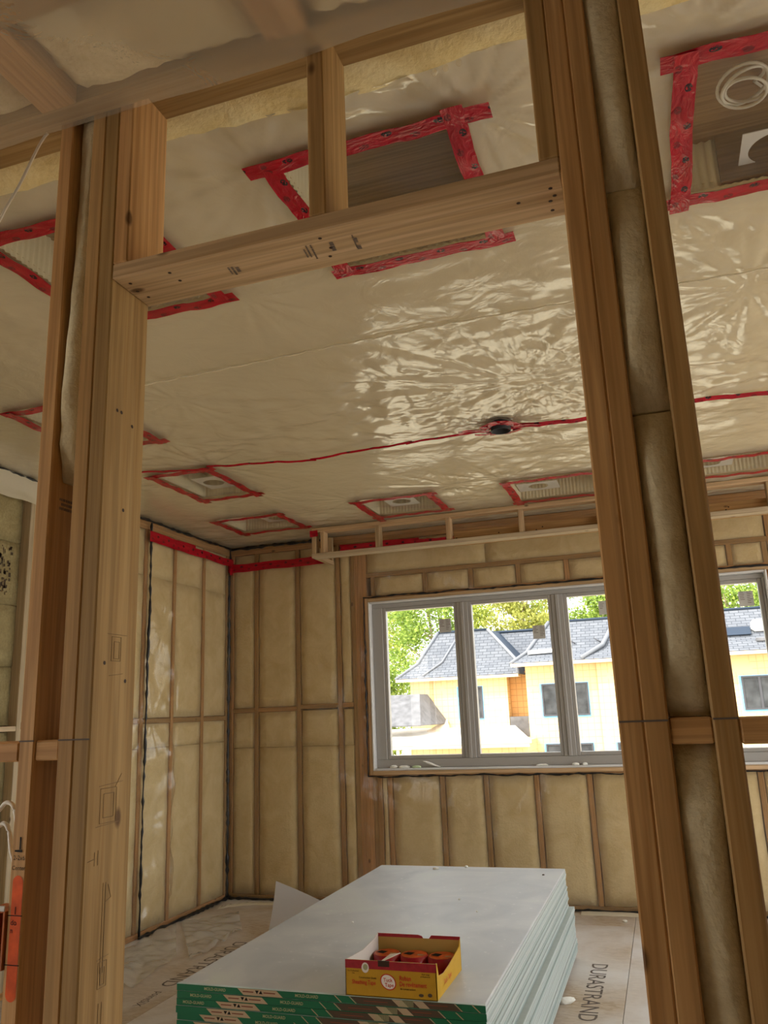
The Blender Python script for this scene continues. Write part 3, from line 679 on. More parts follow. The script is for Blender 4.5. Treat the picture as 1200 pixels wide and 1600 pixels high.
# nail heads
def nail(parent, x, y, z, nrm, r=.0042):
    V = []; nrm = Vector(nrm); a = nrm.orthogonal().normalized(); b = nrm.cross(a); c = Vector((x, y, z))-parent.location
    for q in range(9): V.append(c+nrm*.0007+(a*math.cos(q*.698)+b*math.sin(q*.698))*r)
    V.append(c+nrm*.0012); mesh('nail_head', V, [(q, (q+1) % 9, 9) for q in range(9)], 'nail_dark', parent)
for x, y in ((-1.043, 1.397), (-1.049, 1.432), (-1.041, 1.464), (-.936, 1.391), (-.933, 1.428), (-.095, 1.404), (-.09, 1.43), (-.1, 1.445), (-.1, 1.477), (-.161, 1.428), (-.573, 1.393), (-.565, 1.434), (-.579, 1.464)):
    nail(hdr, x, y-YF, 2.471, (0, 0, -1))
for y, z in ((1.42, 2.17), (1.405, 2.17), (1.46, 2.15), (1.40, 1.62), (1.47, 1.585), (1.395, .96), (1.455, .93), (1.42, .875), (1.44, 1.95)): nail(jamb, -1.070, y-YF, z, (1, 0, 0))
# lumber grade stamps under the header
def stamp(parent, o, xa, ya, rows):
    V = []; F = []; rr = random.Random(3)
    for (u0, u1, v0, v1) in rows:
        u = u0
        while u < u1:
            w_ = rr.uniform(.0015, .004); k = len(V); V += [(u, v0, 0), (u+w_, v0, 0), (u+w_, v1, 0), (u, v1, 0)]; F.append((k, k+1, k+2, k+3)); u += w_+rr.uniform(.0006, .0018)
    ob = mesh('grade_stamp', V, F, 'ink_grey', parent); ob.matrix_local = frame_mtx(Vector(o)-parent.location, xa, ya)
stamp(hdr, (-.60, .042, 2.4702), (-.12, 1, 0), (-1, -.12, 0), [(0, .055, 0, .004), (0, .045, .010, .014), (.012, .045, .018, .022)])
stamp(hdr, (-.553, .048, 2.4702), (-.12, 1, 0), (-1, -.12, 0), [(0, .032, 0, .009)])
stamp(hdr, (-.505, .040, 2.4702), (-.12, 1, 0), (-1, -.12, 0), [(0, .05, 0, .003), (.012, .03, -.006, .000), (.04, .052, -.008, .002)])
stamp(hdr, (-.795, .055, 2.4702), (-.12, 1, 0), (-1, -.12, 0), [(0, .032, 0, .005), (0, .03, .009, .013), (.004, .02, -.012, -.004)])
stamp(studA, (-1.2028, .030, 1.958), (0, 1, 0), (0, 0, 1), [(0, .05, 0, .006), (.006, .055, .010, .016), (0, .05, .020, .026)])
# pencil sketches on the door jamb
def pencil(parent, segs):
    for a, b in segs:
        A, B = Vector((-1.0694, a[0], a[1])), Vector((-1.0694, b[0], b[1])); V, F = tube_data([A-parent.location, B-parent.location], .0005, 4); mesh('pencil_mark', V, F, 'pencil', parent)
def rect(y0, y1, z0, z1): return [((y0, z0), (y1, z0)), ((y1, z0), (y1, z1)), ((y1, z1), (y0, z1)), ((y0, z1), (y0, z0))]
pencil(jamb, rect(.055, .085, 1.625, 1.675)+rect(.063, .08, 1.63, 1.665)+[((.04, 1.68), (.105, 1.68)), ((.05, 1.595), (.095, 1.60))]
       + rect(.04, .09, 1.31, 1.375)+rect(.05, .082, 1.32, 1.365)+[((.03, 1.305), (.10, 1.308)), ((.035, 1.38), (.11, 1.385)), ((.085, 1.375), (.105, 1.40))]
       + [((.01, 1.245), (.03, 1.248)), ((.03, 1.235), (.03, 1.26)), ((.04, 1.235), (.04, 1.262)), ((.06, 1.20), (.06, 1.04)), ((.068, 1.20), (.068, 1.04)), ((.075, 1.195), (.085, 1.17)), ((.085, 1.17), (.07, 1.165))]
       + rect(.055, .08, 1.015, 1.06)+rect(.062, .074, 1.02, 1.05)+[((.05, 1.065), (.085, 1.068)), ((.06, .99), (.06, .88)), ((.07, .99), (.07, .88))])
# orange sprayed mark and notes on the outer stud
mesh('spray_paint_mark', [(x*.0125+.002, 0, .11*z) for x, z in [(math.cos(q*.2618), math.sin(q*.2618)*.12+(.88 if q < 12 else -.88)) for q in range(24)]], [tuple(range(24))], 'orange_paint', studA).location = (0, -.0706, 1.111-studA.location.z)
fm = lambda z, x=-.011: frame_mtx((x, -.0712, z-studA.location.z), (1, 0, 0), (0, 0, 1))
text('marker_note', '1', .034, 'ink_black', studA, fm(1.268, -.006)); mesh('marker_note', [(-.010, -.0712, 0), (.008, -.0712, -.001), (.008, -.0712, .004), (-.010, -.0712, .003)], [(0, 1, 2, 3)], 'ink_black', studA, loc=(0, 0, 1.264-studA.location.z))
text('marker_note', '2-2x6', .012, 'ink_black', studA, fm(1.249, -.012)); text('marker_note', 'Center', .011, 'ink_black', studA, fm(1.231, -.014))
text('marker_note', '1', .020, 'ink_black', studA, fm(1.152, -.004)); text('marker_note', 'do', .014, 'ink_black', studA, fm(1.133, -.009)); text('marker_note', 'n', .014, 'ink_black', studA, fm(1.119, -.009))
for z in (1.149, 1.063): box('marker_note', -.017, .017, -.0712, -.0704, z-studA.location.z, z-studA.location.z+.0015, 'ink_black', studA, bev=0)

# ---- near ceiling
ZN = 2.909
cn = empty('ceiling.001', (0, 0, ZN), kind='structure', label='lower near ceiling with joists and batts behind milky plastic', cat='ceiling')
box('ledger', XL, 2.4, 1.312, 1.362, .012, .15, 'spruce_x', cn)
box('beam', XL, 2.4, .86, 1.085, .012, .20, 'spruce_x', cn)
for x in (-3.0, -2.4, -1.8, -1.20, -.605, .0, .6, 1.2, 1.8):
    box('joist', x-.019-.03, x+.019+.03, 1.085, 1.312, .010, .19, 'spruce_y', cn); box('joist', x-.019, x+.019, -4.0, .86, .012, .2, 'spruce_y', cn)
    a, b = x+.05, x+.55
    V = []; F = []; nx, ny = 22, 9
    for i in range(nx+1):
        for j in range(ny+1):
            u, v = i/nx, j/ny; e = (min(u, 1-u, .1)/.1)**.6*(min(v, 1-v, .12)/.12)**.6
            V.append((a+(b-a)*u+random.uniform(-.008, .008), 1.09+.225*v+random.uniform(-.008, .008), .060-.046*e*(.9+.1*math.sin(9*u+x))+random.uniform(-.003, .003)))
    for i in range(nx):
        for j in range(ny): q = i*(ny+1)+j; F.append((q, q+1, q+ny+2, q+ny+1))
    mesh('insulation_batt', V, F, 'attic_wool', cn, True)
    V = [(a, -4, .03), (b, -4, .03), (b, .86, .03), (a, .86, .03)]; mesh('insulation_batt', V, [(0, 3, 2, 1)], 'ceiling_wool', cn)
WN = waves(rng, 16, .15, .9, .004)
sheet('vapour_barrier', np.linspace(XL, 2.4, 160), np.linspace(-4, 1.364, 130), lambda u, v, h: (u, v, np.minimum(-h, .008)), lambda u, v: field(WN, u, v)*.7+.002, 'poly_near', cn)
box('sky_block_slab', -4.2, XR+.6, -4.3, 1.3, .26, .30, 'light_block_sheath', cn, bev=0)  # unseen slab added over the near room to keep sky light out
V = [(-1.50+.02*i, 1.40, 2.955-ZN+.012*math.sin(i)+.01*random.random()-(.004*i if i < 6 else 0)) for i in range(8)]

# ---- the walls out of view, with openings added to let daylight in
wr = empty('wall_right', (XR, 0, 0), kind='structure', label='unseen right wall with tall openings added for daylight', cat='wall')
wr.location = (XR, 0, 0)
box('sheathing', 0, .16, 1.4, 6.84, 0, .35, 'wall_osb', wr, bev=0); box('sheathing', 0, .16, 1.4, 6.84, 2.75, 3.47, 'wall_osb', wr, bev=0)
for y in (1.4, 3.1, 4.8, 6.55): box('stud', 0, .14, y, y+.12, .35, 2.75, 'spruce_z', wr)
box('sheathing', 0, .16, -4.2, 1.4, 0, .5, 'wall_osb', wr, bev=0); box('sheathing', 0, .16, -4.2, 1.4, 2.5, 3.35, 'wall_osb', wr, bev=0)
box('sheathing', 0, .16, -4.2, 1.4, .5, 2.5, 'wall_osb', wr, bev=0)
wn = empty('wall_rear', (0, -4.2, 0), kind='structure', label='solid rear wall behind the viewer', cat='wall')
box('sheathing', -4.0, XR, 0, .16, 0, .5, 'wall_osb', wn, bev=0); box('sheathing', -4.0, XR, 0, .16, 2.45, 3.2, 'wall_osb', wn, bev=0)
for a, b in ((-4, XR),): box('sheathing', a, b, 0, .16, .5, 2.45, 'wall_osb', wn, bev=0)
wl2 = empty('wall_left.001', (XL, 0, 0), kind='structure', label='unseen near room left wall with a wide opening added for daylight', cat='wall')
box('sheathing', -.16, 0, -4.2, 1.5, 0, .5, 'wall_osb', wl2, bev=0); box('sheathing', -.16, 0, -4.2, 1.5, 2.45, 3.2, 'wall_osb', wl2, bev=0)
for a, b in ((-4.2, -1.0), (1.1, 1.5)): box('sheathing', -.16, 0, a, b, .5, 2.45, 'wall_osb', wl2, bev=0)

# ---- bulkhead ladder under the far ceiling
YK = 6.226
bk = empty('bulkhead_frame', (-2.70, YK, 2.80), label='long open bulkhead ladder frame of studs and plates above the window', cat='framing')
def kbox(name, x0, x1, y0, y1, z0, z1, mat): return box(name, x0+2.70, x1+2.70, y0-YK, y1-YK, z0-2.80, z1-2.80, mat, bk)
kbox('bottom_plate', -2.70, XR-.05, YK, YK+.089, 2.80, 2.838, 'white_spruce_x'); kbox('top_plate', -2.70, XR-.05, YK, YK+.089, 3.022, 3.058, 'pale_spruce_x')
for x in (-2.70, -2.124, -1.515, -.925, -.32, .28, .88, 1.48): kbox('stud', x, x+.038, YK+.004, YK+.085, 2.838, 3.022, 'pale_spruce_z')
kbox('end_plate', -2.70, -2.66, YK+.09, YB-.05, 2.80, 2.838, 'pale_spruce_y'); kbox('end_stud', -2.62, -2.582, YK+.004, YK+.085, 2.838, 3.022, 'pale_spruce_z')
kbox('end_stud', -2.70, -2.662, YB-.09, YB-.052, 2.838, 3.05, 'pale_spruce_z')
kbox('blocking_board', -1.475, XR-.05, YK+.090, YK+.128, 2.80, 2.92, 'spruce_x')
tape(bk, (-.012, -.006, .212), (.06, -.006, .214), .055, (0, -1, 0), lift=0)
for x, z in ((-1.45, 2.86), (-1.44, 2.83), (-1.1, 2.87), (-.8, 2.86), (-.75, 2.88), (-.2, 2.87), (.6, 2.86), (.62, 2.88), (.75, 2.85), (.9, 2.87)): 
    c = bk.location; V = [(x+2.70+.006*math.cos(q), YK+.0892-YK, z-2.80+.006*math.sin(q)) for q in np.arange(0, 6.28, .785)]; mesh('nail_head', V, [tuple(range(len(V)))], 'nail_dark', bk)

# ---- window
wd = empty('window_1', (0, YB, 0), kind='structure', label='wide four pane white window with labels on the glass', cat='window')
def wbox(name, x0, x1, z0, z1, y0, y1, mat='pvc_white', parent=None, bev=.004): return box(name, x0, x1, y0, y1, z0, z1, mat, parent or wd, bev)
for n_, a in (('jamb', (WX0, WX0+.016, WZ0, WZ1)), ('jamb', (WX1-.016, WX1, WZ0, WZ1)), ('head', (WX0+.016, WX1-.016, WZ1-.016, WZ1)), ('sill', (WX0+.016, WX1-.016, WZ0, WZ0+.016))): wbox(n_, *a, -.03, .06)
wbox('rough_buck', WX0-.03, WX0, WZ0-.035, WZ1+.035, -.022, .0, 'pale_spruce_z'); wbox('rough_buck', WX0, WX1+.03, WZ0-.035, WZ0, -.022, .0, 'pale_spruce_x'); wbox('rough_buck', WX0, WX1+.03, WZ1, WZ1+.03, -.022, .0, 'pale_spruce_x')
gx = [(-2.222, -1.612), (-1.455, -.812), (-.655, -.012), (.145, .785)]; GZ0, GZ1 = 1.145, 2.362
wbox('frame', WX0+.016, WX1-.016, WZ0+.016, GZ0-.03, .035, .11, 'pvc_backlit'); wbox('frame', WX0+.016, WX1-.016, GZ1+.03, WZ1-.016, .035, .11, 'pvc_backlit')
xs_ = [WX0+.016]+[v for g in gx for v in (g[0]-.03, g[1]+.03)]+[WX1-.016]
for k in range(0, len(xs_), 2):
    wbox('mullion' if 0 < k < 8 else 'frame', xs_[k], xs_[k+1], GZ0-.03, GZ1+.03, .035, .11, 'pvc_backlit')
    if 0 < k < 8: wbox('mullion_cover', (xs_[k]+xs_[k+1])/2-.014, (xs_[k]+xs_[k+1])/2+.014, GZ0-.03, GZ1+.03, .022, .036, 'pvc_backlit')
for i, (a, b) in enumerate(gx):
    s_ = empty('sash', ((a+b)/2, .06, (GZ0+GZ1)/2), parent=wd)
    w2, h2 = (b-a)/2, (GZ1-GZ0)/2
    for q in ((-w2-.03, -w2, -h2-.03, h2+.03), (w2, w2+.03, -h2-.03, h2+.03), (-w2, w2, -h2-.03, -h2), (-w2, w2, h2, h2+.03)): box('sash_rail', q[0], q[1], -.015, .04, q[2], q[3], 'pvc_backlit', s_, .004)
    box('pane', -w2, w2, .010, .014, -h2, h2, 'window_glass', s_, 0)
# paper labels on the panes
for x0, z0, s in ((-1.75, 2.145, .105), (-.955, 2.04, .10), (-.41, 2.20, .10), (.64, 2.185, .105)):
    lab = box('glass_label', x0, x0+s, .0655, .0665, z0, z0+s*1.1, 'paper_label', wd, 0)
    V = []; F = []; rr = random.Random(x0)
    for c_ in (0, 1):
        for r_ in range(7):
            u0 = -s/2+.008+c_*s*.5; u1 = u0+s*rr.uniform(.2, .38); v = s*.46-r_*s*.13
            if c_ == 0 and r_ > 4: continue
            k_ = len(V); V += [(u0, -.0009, v), (u1, -.0009, v), (u1, -.0009, v+s*.035), (u0, -.0009, v+s*.035)]; F.append((k_, k_+1, k_+2, k_+3))
    mesh('label_print', V, F, 'ink_grey', lab)

# ------------------------------------------------------------------ things in the room
def chunk(name, loc, size, mat, label, cat, group=None, seed=0, rot=0, tilt=0):
    rr = random.Random(seed); bm = bmesh.new(); bmesh.ops.create_icosphere(bm, subdivisions=2, radius=1)
    for v in bm.verts: v.co = Vector((v.co.x*size[0], v.co.y*size[1], v.co.z*size[2]))*rr.uniform(.8, 1.12)
    for v in bm.verts: v.co.z = max(v.co.z, -size[2]*.6)
    me = bpy.data.meshes.new(name); bm.to_mesh(me); bm.free(); me.materials.append(M[mat]); o = bpy.data.objects.new(name, me)
    o.location = (loc[0], loc[1], loc[2]+size[2]*.6); o.rotation_euler = (0, tilt, rot); return link(o, None, label, cat, group)
zs = WZ0+.016
for i, (x, sz, mt, lb, tl) in enumerate([(-2.19, (.035, .018, .016), 'foam_white', 'leftmost pale foam scrap on the window sill', 0), (-2.10, (.05, .018, .014), 'foam_white', 'rounded pale foam scrap on window sill, second from left', 0),
        (-1.99, (.04, .016, .013), 'foam_green', 'greenish foam scrap lying on the window sill below the first pane', 0), (-1.86, (.075, .012, .010), 'foam_white', 'long thin white foam strip leaning on the window sill', .35),
        (-.96, (.05, .018, .010), 'foam_white', 'flat white foam scrap on sill below the second pane', 0), (-.70, (.03, .018, .013), 'foam_white', 'small white foam lump on sill just under the second mullion', 0), (-.63, (.022, .016, .013), 'foam_white', 'smallest foam lump on sill right of the second mullion', 0),
        (.45, (.07, .02, .016), 'foam_white', 'crumpled pale foam scrap on sill below the rightmost pane', .1)]):
    chunk('foam_scrap', (x, YB+.004, zs+(.022 if tl > .2 else 0)), sz, mt, lb, 'foam scrap', 'foam scraps on the window sill', i, .1*i, tl)

# ---- drywall stack
SX0, SX1, SY0, SY1, TOP = -1.905, -0.692, 3.018, 5.475, 0.515
T = .0127; NB_ = 19; Z0 = TOP-NB_*2*T
for y, lb in ((3.3, 'nearest wood runner under the drywall stack'), (4.25, 'middle wood runner under the drywall stack'), (5.2, 'farthest wood runner under the drywall stack')):
    box('wood_runner', SX0+.05, SX1-.03, y, y+.089, 0, Z0, 'spruce_x', label=lb, cat='lumber', group='runners under the drywall stack')
def para(V, F, x0, x1, z0, z1, sl=.0):
    k = len(V); V += [(x0+sl, 0, z0), (x1+sl, 0, z0), (x1, 0, z1), (x0, 0, z1)]; F.append((k, k+1, k+2, k+3))
H2 = 2*T
_pm = {}
def printm(key, mat, quads):
    if key not in _pm:
        V = []; F = []
        for q in quads: para(V, F, *q)
        me = bpy.data.meshes.new(key); me.from_pydata(V, [], F); me.materials.append(M[mat]); _pm[key] = me
    return _pm[key]
SL = .026
for i in range(NB_):
    z = Z0+i*H2; upper = i >= 10
    dx = (0 if upper else .026)+random.uniform(-.004, .004); dy = (0 if upper else .06)+random.uniform(-.006, .006)
    if i == NB_-1: dx = dy = 0
    ORD = 'second third fourth fifth sixth seventh eighth ninth tenth eleventh twelfth thirteenth fourteenth fifteenth sixteenth seventeenth eighteenth'.split()
    lb = 'top pair of pale drywall sheets carrying the tape box' if i == NB_-1 else ('bottom pair of drywall sheets resting on the runners' if i == 0 else ORD[NB_-2-i]+(' green taped drywall pair from the top of the stack' if upper else ' drywall pair from the top, in the shifted lower stack'))
    t = empty('drywall_bundle', (SX0+dx, SY0+dy, z), label=lb, cat='drywall', group='drywall sheets stacked on the floor')
    LX, LY = SX1-SX0, SY1-SY0
    for q in (0, 1):
        e1 = random.uniform(0, .004)
        box('gypsum_board', e1, LX-random.uniform(0, .004), .002, LY-random.uniform(0, .01), q*T+.0006, q*T+T-.0003, 'drywall_face' if (i == NB_-1 and q == 1) else 'gypsum_edge', t, .0026)
    if i == NB_-1: box('paper_fold', .0, LX, -.0012, .012, H2-.0009, H2+.0004, 'paper_fold', t, 0)
    tp = box('end_tape', 0, LX, -.0005, .0016, .0008, H2-.0008, 'tape_green', t, 0)
    if i > NB_-9:
        s = (0, -.062, -.092, -.130, -.166, -.19, -.22, -.25)[NB_-1-i]
        def put(key, mat, quads, off, dz=0):
            o = bpy.data.objects.new('tape_print', printm(key, mat, quads)); link(o, tp, kind='stuff' if len(quads) > 1 else None); o.location = (off-LX/2, -.0015-dz, -H2/2+.001)
        h0, h1 = .0012, H2-.003
        if .02+s > -.02 or True:
            put('pb', 'tape_beige', [(.262, .425, h0, h1, SL)], s)
            put('pr', 'print_rust', [(.285, .330, .011, .0145, 0), (.372, .420, .011, .0145, 0)], s, .0005)
            V = [(.337, 0, .019), (.352, 0, .019), (.3445, 0, .007), (.353, 0, .008), (.368, 0, .008), (.3605, 0, .020)]
            if 'tri' not in _pm:
                me = bpy.data.meshes.new('tri'); me.from_pydata(V, [], [(0, 2, 1), (3, 4, 5)]); me.materials.append(M['ink_black']); _pm['tri'] = me
            o = bpy.data.objects.new('tape_print', _pm['tri']); link(o, tp, kind='stuff'); o.location = (s-LX/2, -.002, -H2/2+.001)
        for xo in (.12, .50):
            if xo+s > .01: text('tape_print', 'MOLD-GUARD', .0140, 'print_tan', tp, frame_mtx((xo+s-LX/2, -.0018, -.004), (1, 0, 0), (0, 0, 1)), bold=.02)
        put('pbr', 'tape_brown', [(.72, 1.10, h0, h1, SL)], s)
        put('pbe', 'tape_beige', [(.655, .660, h0, h1, SL), (.712, .717, h0, h1, SL), (1.102, 1.107, h0, h1, SL), (1.165, 1.170, h0, h1, SL)], s, .0003)
        put('pbc', 'tape_beige', [(.875, .912, h0, h1, SL), (.952, .99, h0, h1, SL)], s, .0004)
        put('pco', 'print_tan', [(.905+.004*q_, .905+.004*q_+.0018, h0+.001, h1, 0) for q_ in range(13)], s, .0005)
        put('ptx', 'print_rust', [(.77, .86, .010, .013, 0), (1.01, 1.08, .012, .015, 0)], s, .0005)
for i, (x, y, sz, lb) in enumerate([(-1.497, 5.36, (.022, .016, .008), 'largest white gypsum crumb near the far edge of the drywall stack'), (-1.316, 5.44, (.012, .01, .008), 'small white crumb at the far edge of the drywall stack'),
        (-1.15, 4.55, (.006, .006, .004), 'tiny gypsum crumb on the middle of the drywall stack'), (-1.0, 4.3, (.005, .005, .004), 'tiny crumb on right half of the drywall stack'), (-1.55, 4.0, (.006, .005, .004), 'tiny crumb on left half of the drywall stack'), (-.80, 5.25, (.008, .006, .004), 'dark crumb in the far right corner of the stack top')]):
    chunk('gypsum_crumb', (x, y, TOP), sz, 'foam_white' if i < 5 else 'nail_dark', lb, 'debris', 'crumbs on the drywall stack', 20+i)

# ---- cardboard box of sheathing tape
BX0, BX1, BY0, BY1, BH = -1.205, -.862, 3.022, 3.385, .118
bxo = empty('tape_box', ((BX0+BX1)/2, (BY0+BY1)/2, TOP), label='open yellow and red cardboard box of sheathing tape on the drywall stack', cat='box')
W2, D2, tt = (BX1-BX0)/2, (BY1-BY0)/2, .003
box('box_bottom', -W2, W2, -D2, D2, 0, .003, 'box_kraft', bxo, 0)
fp = box('box_front', -W2, W2, -D2, -D2+tt, 0, BH, 'box_yellow', bxo, 0)
bp = box('box_back', -W2, W2, D2-tt, D2, 0.003, BH-.012, 'box_kraft', bxo, 0)
mesh('torn_back_edge', [(x, y, z) for x, z in [(-W2, BH-.012), (-W2, BH), (.0, BH), (.015, BH-.004), (.02, BH-.012)] for y in (D2-tt, D2)] , [(0, 2, 4, 6, 8), (9, 7, 5, 3, 1), (2, 3, 5, 4), (4, 5, 7, 6), (0, 1, 3, 2)], 'box_red', bp).matrix_local = Matrix.Translation(-Vector(bp.location))
mesh('torn_back_edge', [(x, y, z) for x, z in [(.045, BH-.012), (.055, BH), (W2, BH), (W2, BH-.012)] for y in (D2-tt, D2)], [(0, 2, 4, 6), (7, 5, 3, 1), (2, 3, 5, 4)], 'box_red', bp).matrix_local = Matrix.Translation(-Vector(bp.location))
def side_panel(x, mat, name, prof):
    V = []; F = []; n = len(prof)
    for xx in (x, x+tt*(1 if x < 0 else -1)):
        V += [(xx, p[0], p[1]) for p in prof]
    F = [tuple(range(n)), tuple(range(2*n-1, n-1, -1))]+[(k, n+k, n+(k+1) % n, (k+1) % n) for k in range(n)]
    return mesh(name, V, F, mat, bxo)
side_panel(-W2, 'box_inner_white', 'box_side', [(-D2, .003), (D2, .003), (D2, BH), (D2-.05, BH-.01), (0, BH-.016), (-D2+.06, BH-.006), (-D2, BH)])
rs_ = side_panel(W2, 'box_yellow', 'box_side', [(-D2, .003), (D2, .003), (D2, BH-.004), (D2-.02, BH-.03), (.0, BH-.05), (-D2+.10, BH-.055), (-D2+.03, BH-.045), (-D2+.012, BH), (-D2, BH)])
fpz = -BH/2
def fquad(name, x0, x1, z0, z1, mat, dy=.0008):
    return mesh(name, [(x0, -tt/2-dy, z0+fpz), (x1, -tt/2-dy, z0+fpz), (x1, -tt/2-dy, z1+fpz), (x0, -tt/2-dy, z1+fpz)], [(0, 1, 2, 3)], mat, fp)
fquad('red_band', -W2, W2, BH-.028, BH, 'box_red')
box('hand_slot', -.045, -.002, -tt/2-.0012, tt/2+.001, BH/2-.018, BH/2+.001, 'nail_dark', fp, 0)
def disc(name, cx, cz, rx, rz, mat, dy, rot=0):
    V = []
    for q in range(32):
        a = q*2*math.pi/32; x, z = rx*math.cos(a), rz*math.sin(a); V.append((cx+x*math.cos(rot)-z*math.sin(rot), -tt/2-dy, cz+fpz+x*math.sin(rot)+z*math.cos(rot)))
    mesh(name, V, [tuple(range(32))], mat, fp)
disc('logo_ring', -.008, .052, .031, .025, 'print_red', .0012, -.5); disc('logo_field', -.008, .052, .027, .0215, 'print_white', .0016, -.5)
disc('mascot_badge', -.094, BH-.024, .014, .017, 'print_white', .0014); disc('mascot_badge', -.093, BH-.022, .009, .010, 'print_tan', .0018)
def ftext(body, size, x, z, mat, align='LEFT', sx=1, dy=.002): text('box_print', body, size, mat, fp, frame_mtx((x, -tt/2-dy, z+fpz), (1, 0, 0), (0, 0, 1)), align, sx, bold=.012)
ftext('Tuck', .017, -.009, .053, 'print_red', 'CENTER'); ftext('Tape', .017, -.004, .037, 'print_red', 'CENTER')
ftext('Sheathing Tape', .020, -.146, .040, 'print_red', sx=.74); ftext('Construction Grade', .0085, -.119, .059, 'ink_black', sx=.95)
ftext('Ruban', .022, .034, .060, 'print_red', sx=.80); ftext('De revêtement', .022, .034, .041, 'print_red', sx=.74); ftext('de construction', .009, .036, .030, 'ink_black')
ftext('For Professional', .0065, -.162, .080, 'ink_black'); ftext('Use', .0065, -.145, .073, 'ink_black'); ftext('Pour usage', .0065, .118, .081, 'ink_black'); ftext('professionnel', .0065, .113, .074, 'ink_black')
disc('recycle_mark', .145, .018, .008, .006, 'tape_brown', .0012); disc('recycle_mark', .113, .016, .009, .005, 'tape_brown', .0012)
text('side_print', 'Tuck Tape', .026, 'print_red', rs_, frame_mtx((W2+.0008, -.09, .025), (0, 1, 0), (0, 0, 1)))
# rolls
def roll(x, y, z, lb):
    t = empty('tape_roll', (x, y, z), label=lb, cat='tape roll', group='tape rolls in the cardboard box'); sg = 36; R1, R0, hh = .054, .038, .060
    V = []; F = []
    prof = [(R1, 0), (R1, hh), (R0, hh), (R0, 0)]
    for r, zz in prof: V += [(r*math.cos(2*math.pi*q/sg), r*math.sin(2*math.pi*q/sg), zz) for q in range(sg)]
    for a in range(4):
        b = (a+1) % 4
        for q in range(sg): F.append((a*sg+q, a*sg+(q+1) % sg, b*sg+(q+1) % sg, b*sg+q))
    mesh('wound_tape', V, F, 'roll_red', t, True)
    V = []; F = []
    for zz in (hh+.0005, hh+.0015):
        V += [((R1-.004)*math.cos(2*math.pi*q/sg), (R1-.004)*math.sin(2*math.pi*q/sg), zz) for q in range(sg)]
    F = [tuple(range(sg, 2*sg))]+[(q, (q+1) % sg, sg+(q+1) % sg, sg+q) for q in range(sg)]
    lo = mesh('roll_label', V, F, 'roll_orange', t)
    mesh('label_print', [(-.045, -.006, hh+.0022), (-.01, -.018, hh+.0022), (.0, .012, hh+.0022), (-.03, .02, hh+.0022)], [(0, 1, 2, 3)], 'ink_black', lo)
    mesh('label_print', [(.018, -.02, hh+.0022), (.04, -.012, hh+.0022), (.038, .0, hh+.0022), (.016, -.006, hh+.0022)], [(0, 1, 2, 3)], 'tape_beige', lo)
cx, cy = (BX0+BX1)/2, (BY0+BY1)/2
for x, n_ in ((-.112, 'left'), (.0, 'middle'), (.112, 'right')):
    roll(cx+x, cy+.118, TOP+.0035, n_+' one of the three orange labelled tape rolls in the box')
ps = empty('paper_slip', (cx-.02, cy-.10, TOP+.085), label='white paper slip poking up behind the front of the tape box', cat='paper')
mesh('slip', [(-.04, -.04, .012), (.0, -.045, .030), (.035, .0, .040), (-.01, .01, .030), (-.04, -.04, .0135), (.0, -.045, .0315), (.035, .0, .0415), (-.01, .01, .0315)], [(0, 3, 2, 1), (4, 5, 6, 7), (0, 1, 5, 4), (1, 2, 6, 5), (2, 3, 7, 6), (3, 0, 4, 7)], 'print_white', ps)

# ---- plastic leftovers on the floor
V = []; F = []; nu, nv = 14, 12
for i in range(nu+1):
    for j in range(nv+1):
        u, v = i/nu, j/nv
        # sheet folded along one edge, standing beside the stack
        x = -2.885+.42*u+.085*v; y = 5.76+.05*math.sin(u*2.2)-.05*v*v*(1-u); z = .0+(.345-.19*u)*v
        V.append((x, y, z+.002))
for i in range(nu):
    for j in range(nv): q = i*(nv+1)+j; F.append((q, q+nv+1, q+nv+2, q+1))
k = len(V); V += [(p[0]+.0, p[1]+.002, p[2]) for p in V]; F += [tuple(k+q for q in f[::-1]) for f in F]
pso = mesh('plastic_sheet', V, F, 'plastic_sheet', None, True, label='curled milky plastic sheet standing between the drywall stack and window wall', cat='plastic sheet')
def floor_film(name, quad, label, amp, seed, fold=False):
    r_ = np.random.default_rng(seed); W_ = waves(r_, 16, .08, .6, amp); V = []; F = []; n_ = 40; A, B, C, D = [Vector((*q, 0)) for q in quad]
    for i in range(n_+1):
        for j in range(n_+1):
            u, v = i/n_, j/n_; p = A.lerp(B, u).lerp(D.lerp(C, u), v); a_ = np.array([p.x]); b_ = np.array([p.y])
            ed = 1+1.0*math.exp(-((v-.96)/.05)**2)*(1 if fold else 0)
            V.append((p.x, p.y, .004+abs(float(field(W_, a_, b_)[0]))*ed))
    for i in range(n_):
        for j in range(n_): q = i*(n_+1)+j; F.append((q, q+n_+1, q+n_+2, q+1))
    mesh(name, V, F, 'poly_scrap', None, True, label=label, cat='plastic film')
floor_film('film_scrap', [(-3.66, 5.85), (-3.40, 6.25), (-3.08, 5.72), (-3.04, 4.96)], 'clear plastic film scrap lying on the floor by the left wall corner', .010, 5, True)
floor_film('film_scrap', [(-3.68, 5.80), (-3.2, 5.05), (-3.1, 4.45), (-3.65, 4.55)], 'crumpled clear film lying on the floor nearest the doorway', .008, 6)
